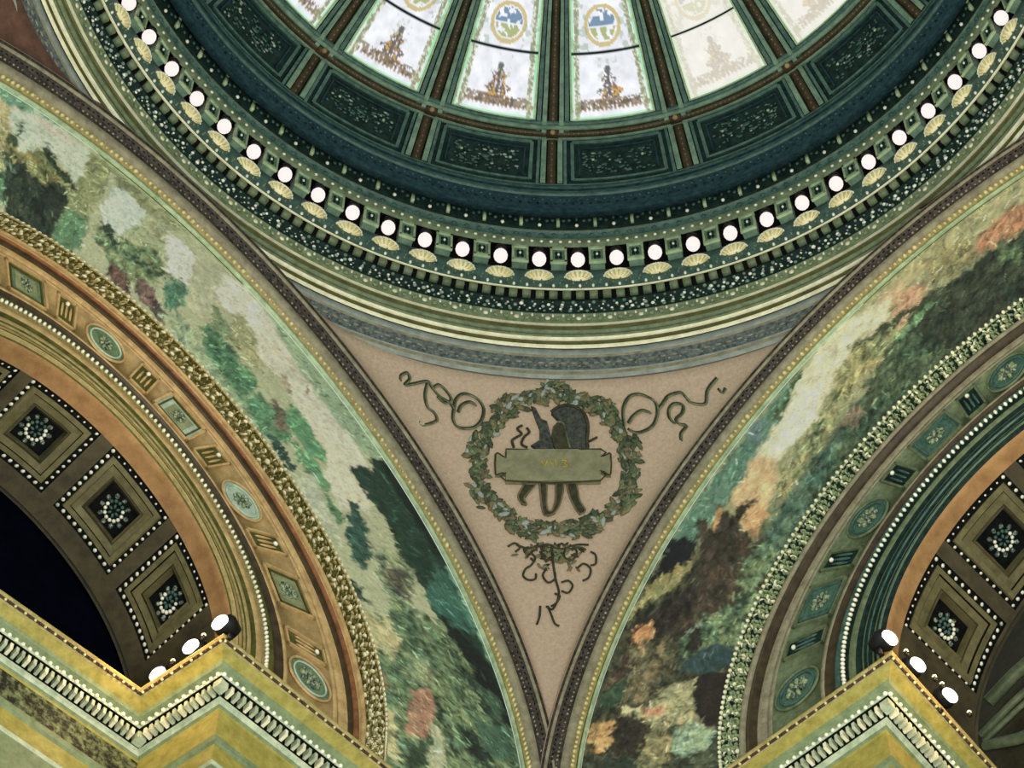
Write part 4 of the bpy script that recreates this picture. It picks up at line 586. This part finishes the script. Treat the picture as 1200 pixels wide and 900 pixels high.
for i,seq in ((0,seqL),(1,seqR)):
    cnt={}
    for kind,th in seq:
        if i==0 and kind=='square' and th<.6: th=.529
        n_=cnt.get(kind,0); cnt[kind]=n_+1; s=3.48; W_=float(np.linalg.norm(apt(i,3.74,th)-apt(i,3.22,th)))/2
        side=SIDE[i]; look=[('blue green' if (i or n_==0) else 'pale green'),][0]
        where='%s on the %s arch'%(ords[n_],side)
        ring='tan' if i==0 else 'moss'; ground='mgreen' if i else ('mpale' if n_%3==1 else 'molive'); 
        if i==0 and kind=='oval': ground=['mleaf','mpale','mleaf','mleaf'][n_]
        if i==0 and kind=='square': ground=['molive','mpale','mleaf'][n_]
        p0=apt(i,s,th)
        if kind=='oval':
            r=tag(empty('oval_medallion',p0),'%s oval medallion with a carved rosette, %s'%({'mgreen':'sea green','mpale':'pale','molive':'olive','mleaf':'leaf green'}[ground],where),'medallion')
            mb=MB(); oval(mb,i,s,th,.046,W_*.90,.0028,0); oval(mb,i,s,th,.036,W_*.70,.0022,1); mb.build('frame',[ring,'mpale' if ground!='mgreen' else 'teal'],r)
            mb=MB(); disc(mb,i,s,th,.045,W_*.88,0); mb.build('field',[ground],r)
            mb=MB(); rosette(mb,i,s,th,W_*.52,0,1,n=9); mb.build('rosette',['orn','leafg'],r)
        elif kind=='square':
            r=tag(empty('square_medallion',p0),'%s square panel with a carved rosette, %s'%({'mgreen':'sea green','mpale':'pale blue','molive':'olive','mleaf':'leaf green'}[ground],where),'medallion')
            mb=MB(); rectf(mb,i,s,th,.046,W_*.86,.0028,0); rectf(mb,i,s,th,.037,W_*.68,.0016,1,.003); mb.build('frame',[ring,'teal' if i else 'olive'],r,smooth=False)
            mb=MB(); rquad(mb,i,s,th,.046,W_*.86,0); rquad(mb,i,s,th,.026,W_*.50,1,.002); mb.build('field',[ground,'molive' if i==0 else 'mgreen'],r)
            mb=MB(); rosette(mb,i,s,th,W_*.46,0,1,n=10); mb.build('rosette',['orn','leafg'],r)
        else:
            r=tag(empty('bar_panel',p0),'small fluted bar panel between medallions, %s'%where,'panel')
            mb=MB(); rectf(mb,i,s,th,.021,W_*.84,.0022,0); mb.build('frame',[ring],r,smooth=False)
            mb=MB(); rquad(mb,i,s,th,.020,W_*.82,0); mb.build('field',['olive' if i==0 else 'dteal'],r)
            mb=MB(); p,a,b,c=aframe(i,s,th)
            for q in (-.010,0,.010): mb.ball(p+a*q+c*.003,a*.0028,b*W_*.55,c*.003,0,6,4)
            mb.ball(p-b*W_*.5+c*.005,a*.005,b*.005,c*.005,1,6,4); mb.build('fluting',['tan' if i==0 else 'teal','pearl'],r)

# ------------------------------------------------------------------ soffits and coffers
CW=.51; CH={0:.2,1:.205}
for i in (0,1):
    c0=[.615,.620][i]; cells=[c0+CW*k for k in range(0,5)]; half=.215
    mb=MB(); tl=np.concatenate([[-.7,-.35],np.linspace(0,PI,80),[PI+.35,PI+.7]])
    a_,b_=([5.17,5.83],[5.15,5.97])[i]
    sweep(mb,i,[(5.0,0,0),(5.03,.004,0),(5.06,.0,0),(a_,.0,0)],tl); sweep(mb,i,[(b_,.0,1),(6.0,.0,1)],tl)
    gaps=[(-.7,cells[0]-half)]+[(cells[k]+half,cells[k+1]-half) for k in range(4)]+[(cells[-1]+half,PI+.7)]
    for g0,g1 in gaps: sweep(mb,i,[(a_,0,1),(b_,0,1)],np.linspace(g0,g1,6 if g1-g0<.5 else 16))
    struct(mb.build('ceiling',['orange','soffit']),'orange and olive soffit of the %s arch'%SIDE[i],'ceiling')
    for n_,tc in enumerate(cells):
        sc=(a_+b_)/2; r=tag(empty('coffer',apt(i,sc,tc)),'square beaded coffer with rosette, %s under the %s arch'%(['lowest','second from the bottom','third from the bottom','fourth from the bottom','fifth from the bottom'][n_],SIDE[i]),'coffer')
        def lvl(f,h): # closed rectangle at fraction f of the opening and relief h
            hs=(b_-a_)/2*f; ht=half*f; pts=[]
            N=8
            for x in np.linspace(-1,1,N,endpoint=False): pts.append((sc-hs,tc+ht*x))
            for x in np.linspace(-1,1,N,endpoint=False): pts.append((sc+hs*x,tc+ht))
            for x in np.linspace(1,-1,N,endpoint=False): pts.append((sc+hs,tc+ht*x))
            for x in np.linspace(1,-1,N,endpoint=False): pts.append((sc+hs*x,tc-ht))
            return np.array([apt(i,s_,t_,h) for s_,t_ in pts])
        def levels(L,mats_,nm):
            mb=MB(); mb.grid(np.array([lvl(f,h) for f,h,_ in L]),None,close_v=True)
            nseg=32; mb.m=[L[k][2] for k in range(len(L)-1) for _ in range(nseg)]; return mb
        mb=levels([(1.0,0,0),(1.0,-.006,0),(.86,-.007,1),(.84,-.001,1),(.72,-.001,0),(.71,-.007,1),(.54,-.009,2),(.53,-.012,2),(.51,-.012,1),(.48,-.004,1),(.46,-.03,0)],None,'frame'); mb.build('coffer_frame',['black','frame','soffit'],r,smooth=False)
        mb=MB(); P=lvl(.46,-.03); q=len(P); mb.add(np.vstack([P,P.mean(0)[None]]),[(k,(k+1)%q,q) for k in range(q)],0); mb.build('coffer_field',['black'],r)
        bd=None
        for x in np.linspace(-1,1,11)[(0 if True else 0):]:
            for (s_,t_,big) in ((sc+(b_-a_)/2*.93*x,tc+half*.93,1),(sc+(b_-a_)/2*.93*x,tc-half*.93,.8),(sc+(b_-a_)/2*.93,tc+half*.93*x,1),(sc-(b_-a_)/2*.93,tc+half*.93*x,.55)):
                if abs(x)>.95 and big in (1,.55) and (s_,t_)!=(sc+(b_-a_)/2*.93*x,tc+half*.93): continue
                p,a,b,c=aframe(i,s_,t_); p=p-c*.004
                if bd is None: mb=MB(); mb.ball(p,a*.0040,b*.0040,c*.0040,0,8,5); bd=mb.build('bead',['pearl'],r,origin=p); continue
                o=bd.copy(); SC.collection.objects.link(o); o.parent=r; o.location=p*U-np.array(world_loc(r)); o.scale=(big,)*3
        mb=MB(); p,a,b,c=aframe(i,sc,tc); p=p-c*.022
        for k in range(13):
            t=2*PI*k/13; d=a*math.cos(t)+b*math.sin(t); e=np.cross(c,d); mb.ball(p+d*.0175,d*.0042,e*.0042,c*.004,0 if k%13<9 else 2,6,4)
        for k in range(10):
            t=2*PI*k/10+.3; d=a*math.cos(t)+b*math.sin(t); e=np.cross(c,d); mb.ball(p+d*.0265-c*.004,d*.006,e*.005,c*.004,1,6,4)
        for k in range(6):
            t=2*PI*k/6; d=a*math.cos(t)+b*math.sin(t); e=np.cross(c,d); mb.ball(p+d*.008,d*.005,e*.003,c*.005,2,6,4)
        mb.build('rosette',['pearl','orn','teal'],r)

# dark bays behind the arches
for i in (0,1):
    n,t=NN[i],TT[i]; Z=np.array([0,0,1.]); mb=MB()
    if i==0:
        q=[n*1.42+t*x+Z*z for x,z in ((-.9,-.6),(.9,-.6),(.9,.6),(-.9,.6))]; mb.add(q,[(0,1,2,3)],0); struct(mb.build('wall_back',['unlitfill'],smooth=False),'near black sheet standing in for the unlit opening behind the left arch','wall')
    else:
        D=1.75; q=[n*D+t*x+Z*z for x,z in ((-1.2,-.8),(1.2,-.8),(1.2,1.0),(-1.2,1.0))]; mb.add(q,[(0,1,2,3)],0)
        for rad,m in ((.30,2),(.24,2)):
            mb.tube([n*(D-.02)+t*(rad*math.cos(a)+.0)+Z*(rad*math.sin(a)-.35) for a in np.linspace(0,PI,40)],.014,m,8)
        struct(mb.build('wall_side',['soffit','sage','green']),'dark vaulted bay behind the right arch','wall')
        for s in (-1,1):
            mb=MB(); q=[n*x+t*s*1.2+Z*z for x,z in ((1.4,-.8),(1.75,-.8),(1.75,1.0),(1.4,1.0))]; mb.add(q,[(0,1,2,3)],0); struct(mb.build('wall_bay',['dteal'],smooth=False),'dark side wall of the bay behind the right arch','wall')
    # web above the soffit so that no light enters from behind
    mb=MB(); A=np.linspace(0,PI,60); back=1.41
    P=np.array([[n*back+t*r_*math.cos(a)+Z*(r_*math.sin(a)-.08) for r_ in (.372,1.2)] for a in A]); mb.grid(P,0)
    P=np.array([[n*back+t*s_*x+Z*z for x in (.372,1.2)] for s_ in (1,) for z in (-.08,-.8)]); mb.grid(P,0); P=P-2*(P@t)[...,None]*t; mb.grid(P,0)
    struct(mb.build('wall_arch',['soffit']),'plain wall behind the %s arch soffit'%SIDE[i],'wall')

# ------------------------------------------------------------------ cornices
def cornice(pts,z,label,dark_first=False,plain_from=None):
    """pts: plan points of the top edge in order; the wall lies on the left hand side away from the crossing"""
    pts=[np.array(p) for p in pts]; n=len(pts)
    nrm=[]
    for k in range(n-1):
        d=pts[k+1]-pts[k]; d/=np.linalg.norm(d); q=np.array([-d[1],d[0]]); nrm.append(q)
    def off(e):
        out=[]
        for k in range(n):
            if k==0: out.append(pts[0]+nrm[0]*e)
            elif k==n-1: out.append(pts[-1]+nrm[-1]*e)
            else:
                a,b=nrm[k-1],nrm[k]; m=(a+b); out.append(pts[k]+m*e*2/(m@m)*1.0)
        return out
    root=tag(empty('cornice',(*pts[1 if n>2 else 0],z)),label,'cornice')
    prof=[(.16,.002,0),(0,0,0),(.0,-.003,1),(.004,-.005,2),(.009,-.0065,1),(.012,-.008,0),(.020,-.012,0),(.030,-.017,3),(.034,-.022,3),(.044,-.026,4),(.046,-.031,5),(.066,-.032,5),(.067,-.050,4),(.072,-.052,4),(.075,-.056,3),(.079,-.060,0),(.081,-.064,6),(.082,-.135,4),(.076,-.139,3),(.078,-.150,3),(.082,-.154,0),(.083,-.20,0),(.079,-.203,4),(.081,-.212,3),(.084,-.24,3),(.086,-1.0,3)]
    P=np.array([[(*q,z+dz) for q in off(e)] for e,dz,_ in prof]) ; P=np.swapaxes(P,0,1)
    mb=MB(); mm=[p[2] for p in prof[:-1]]
    for k in range(n-1):
        m2=[(7 if (a==6 and dark_first and k==0) else (0 if a==6 else a)) for a in mm]; m2=[a if a<7 else 6 for a in m2]
        mb.grid(P[k:k+2],m2)
    # mesh pieces need distinct materials: 0 yellow 1 tan-dots 2 dark 3 sage 4 pale sage 5 black 6 carved
    mb.build('cornice_body',['yellow','tanolive','brown','sage','psage','black','carved'],root,smooth=False)
    for k in range(n-1):
        d=pts[k+1]-pts[k]; L=np.linalg.norm(d); d/=L; q=nrm[k]; D=np.array([*d,0]); Q=np.array([*q,0]); Z=np.array([0,0,1.])
        def span(e):
            o=off(e); return np.array([*o[k],0]),np.array([*o[k+1],0])
        # dentils
        a,b=span(.057); LL=np.linalg.norm(b-a); m=max(1,int(LL/.0118)); m=min(m,34)
        for j in range(m):
            c=a+(b-a)*(j+.5)/m if LL<.62 or k>0 else b+(a-b)*(j+.5)*.0118/LL
            mb=MB(); mb.box(c+Z*(z-.0405),D*.0029,Q*.0080,Z*.0075,0); dn=mb.build('dentil',['cream' if j%3==1 else 'psage'],root,smooth=False)
        if k<n-2:
            mb=MB(); e_=off(.0575)[k+1]; mb.box((e_[0],e_[1],z-.0405),D*.0088,Q*.0088,Z*.0080,0); mb.build('corner_block',['psage'],root,smooth=False)
        mb=MB(); a,b=span(.043); m=int(np.linalg.norm(b-a)/.0135)
        for j in range(m): mb.ball(a+(b-a)*(j+.5)/m+Z*(z-.0275),D*.0042,Q*.004,Z*.0045,0,6,4)
        a,b=span(.006); m=int(np.linalg.norm(b-a)/.010)
        for j in range(m): mb.ball(a+(b-a)*(j+.5)/m+Z*(z-.006),D*.0028,Q*.003,Z*.003,1 if j%2 else 2,6,4)
        mb.build('bead_row',['pearl','brown','gold'],root)
    return root
CL=DATA['CL']; CRR=DATA['CRR']
def ext(a,b,L): a=np.array(a); b=np.array(b); d=(b-a)/np.linalg.norm(b-a); return tuple(b+d*L)
far=ext(CL[2],CL[3],.12)
cornice([ext(CL[1],CL[0],.5),CL[1],CL[2],far],-.2575,'stepped yellow green dentil cornice under the left arch',True)
farR=ext(CRR[1],CRR[0],.12); farR2=ext(CRR[1],CRR[2],.2)
cornice([farR,CRR[1],farR2],-.2323,'yellow green dentil cornice under the right arch with an orange lit edge')

# pale vault ribs of the bay seen past the right arch
mb=MB(); n,tt_=NN[1],TT[1]
for pts,rad,m in (([(.50,.56),(.43,.585),(.33,.60),(.2,.60)],.014,0),([(.535,.478),(.45,.505),(.33,.53),(.2,.535)],.008,0),([(.53,.455),(.45,.475),(.33,.50),(.2,.505)],.006,0),([(.53,.45),(.46,.405),(.36,.36),(.25,.30)],.005,1),([(.53,.44),(.46,.39),(.36,.34),(.25,.28)],.010,0)):
    mb.tube([n*1.73+tt_*x+np.array([0,0,1.])*z for x,z in pts],rad,m,8)
struct(mb.build(tname(),['sage','green']),'pale green vault ribs of the bay beyond the right arch')

# ------------------------------------------------------------------ flood lamps on the cornices
def flood(i,nn,tt,z,label,energy,beam=0):
    n,t=NN[i],TT[i]; Z=np.array([0,0,1.]); p=n*nn+t*tt+Z*z
    r=tag(empty('flood_lamp',p),label,'lamp')
    mb=MB(); mb.ball((p-Z*.0),n*.017,t*.010,Z*.009,0,14,8); mb.build('lens',['flood'],r)
    mb=MB(); q=p+t*.020+Z*.004
    P=[]
    for (f,rad) in ((0,.020),(.3,.022),(1,.013),(1.02,.001)):
        P.append([p+t*(.006+.030*f)+n*rad*math.cos(a)+Z*(rad*.75*math.sin(a)+.006) for a in np.linspace(0,2*PI,14,endpoint=False)])
    mb.grid(np.array(P),0,close_v=True); mb.box(p+t*.024-Z*.012,n*.004,t*.004,Z*.010,0); mb.build('housing',['metal'],r)
    l=bpy.data.lights.new('flood_light','POINT'); l.energy=energy; l.color=(1,.62,.30); l.shadow_soft_size=.12
    if beam:
        l2=bpy.data.lights.new('flood_beam','SPOT'); l2.energy=beam; l2.color=(1,.74,.42); l2.spot_size=math.radians(62); l2.spot_blend=1; l2.shadow_soft_size=.15
        l3=bpy.data.objects.new('flood_beam',l2); SC.collection.objects.link(l3); l3.parent=r; off_=(-n*.13-t*.05+Z*.0); l3.location=tuple(off_*U); l3.rotation_euler=Vector(apt(i,.6,PI/2+.1)-(p+off_)).to_track_quat('-Z','Y').to_euler()
    lo=bpy.data.objects.new('flood_light',l); SC.collection.objects.link(lo); lo.parent=r; lo.location=tuple((-Z*.016-t*.050)*U)
zl,zr=-.243,-.217
for k,(nn,w_) in enumerate(((1.047,'at the corner'),(1.115,'in the middle'),(1.193,'at the back'))): flood(0,nn,.256,zl,'white flood lamp %s of the three on the left cornice'%w_,16,230 if k==0 else 0)
for k,(nn,w_) in enumerate(((1.038,'at the corner'),(1.110,'in the middle'),(1.193,'at the back'))): flood(1,nn,.284,zr,'white flood lamp %s of the three on the right cornice'%w_,17,260 if k==0 else 0)
for i,nn,tt,z,wh in ((0,1.155,.255,zl,'between the middle and back flood lamps'),(0,1.083,.255,zl,'between the corner and middle flood lamps'),(1,1.075,.281,zr,'between the corner and middle flood lamps'),(1,1.146,.279,zr,'just behind the middle flood lamp'),(1,1.165,.279,zr,'just before the back flood lamp'),(1,1.240,.282,zr,'behind the last flood lamp')):
    n,t=NN[i],TT[i]; p=n*nn+t*tt+np.array([0,0,z-.002]); mb=MB(); mb.ball(p,n*.0045,t*.0045,np.array([0,0,.0045]),0,8,6); mb.box(p+np.array([0,0,-.006]),n*.003,t*.003,np.array([0,0,.004]),1)
    tag(mb.build('pilot_bulb',['pearl','metal']),'tiny pale bulb %s on the %s cornice'%(wh,SIDE[i]),'bulb','small bulbs on the %s cornice'%SIDE[i])
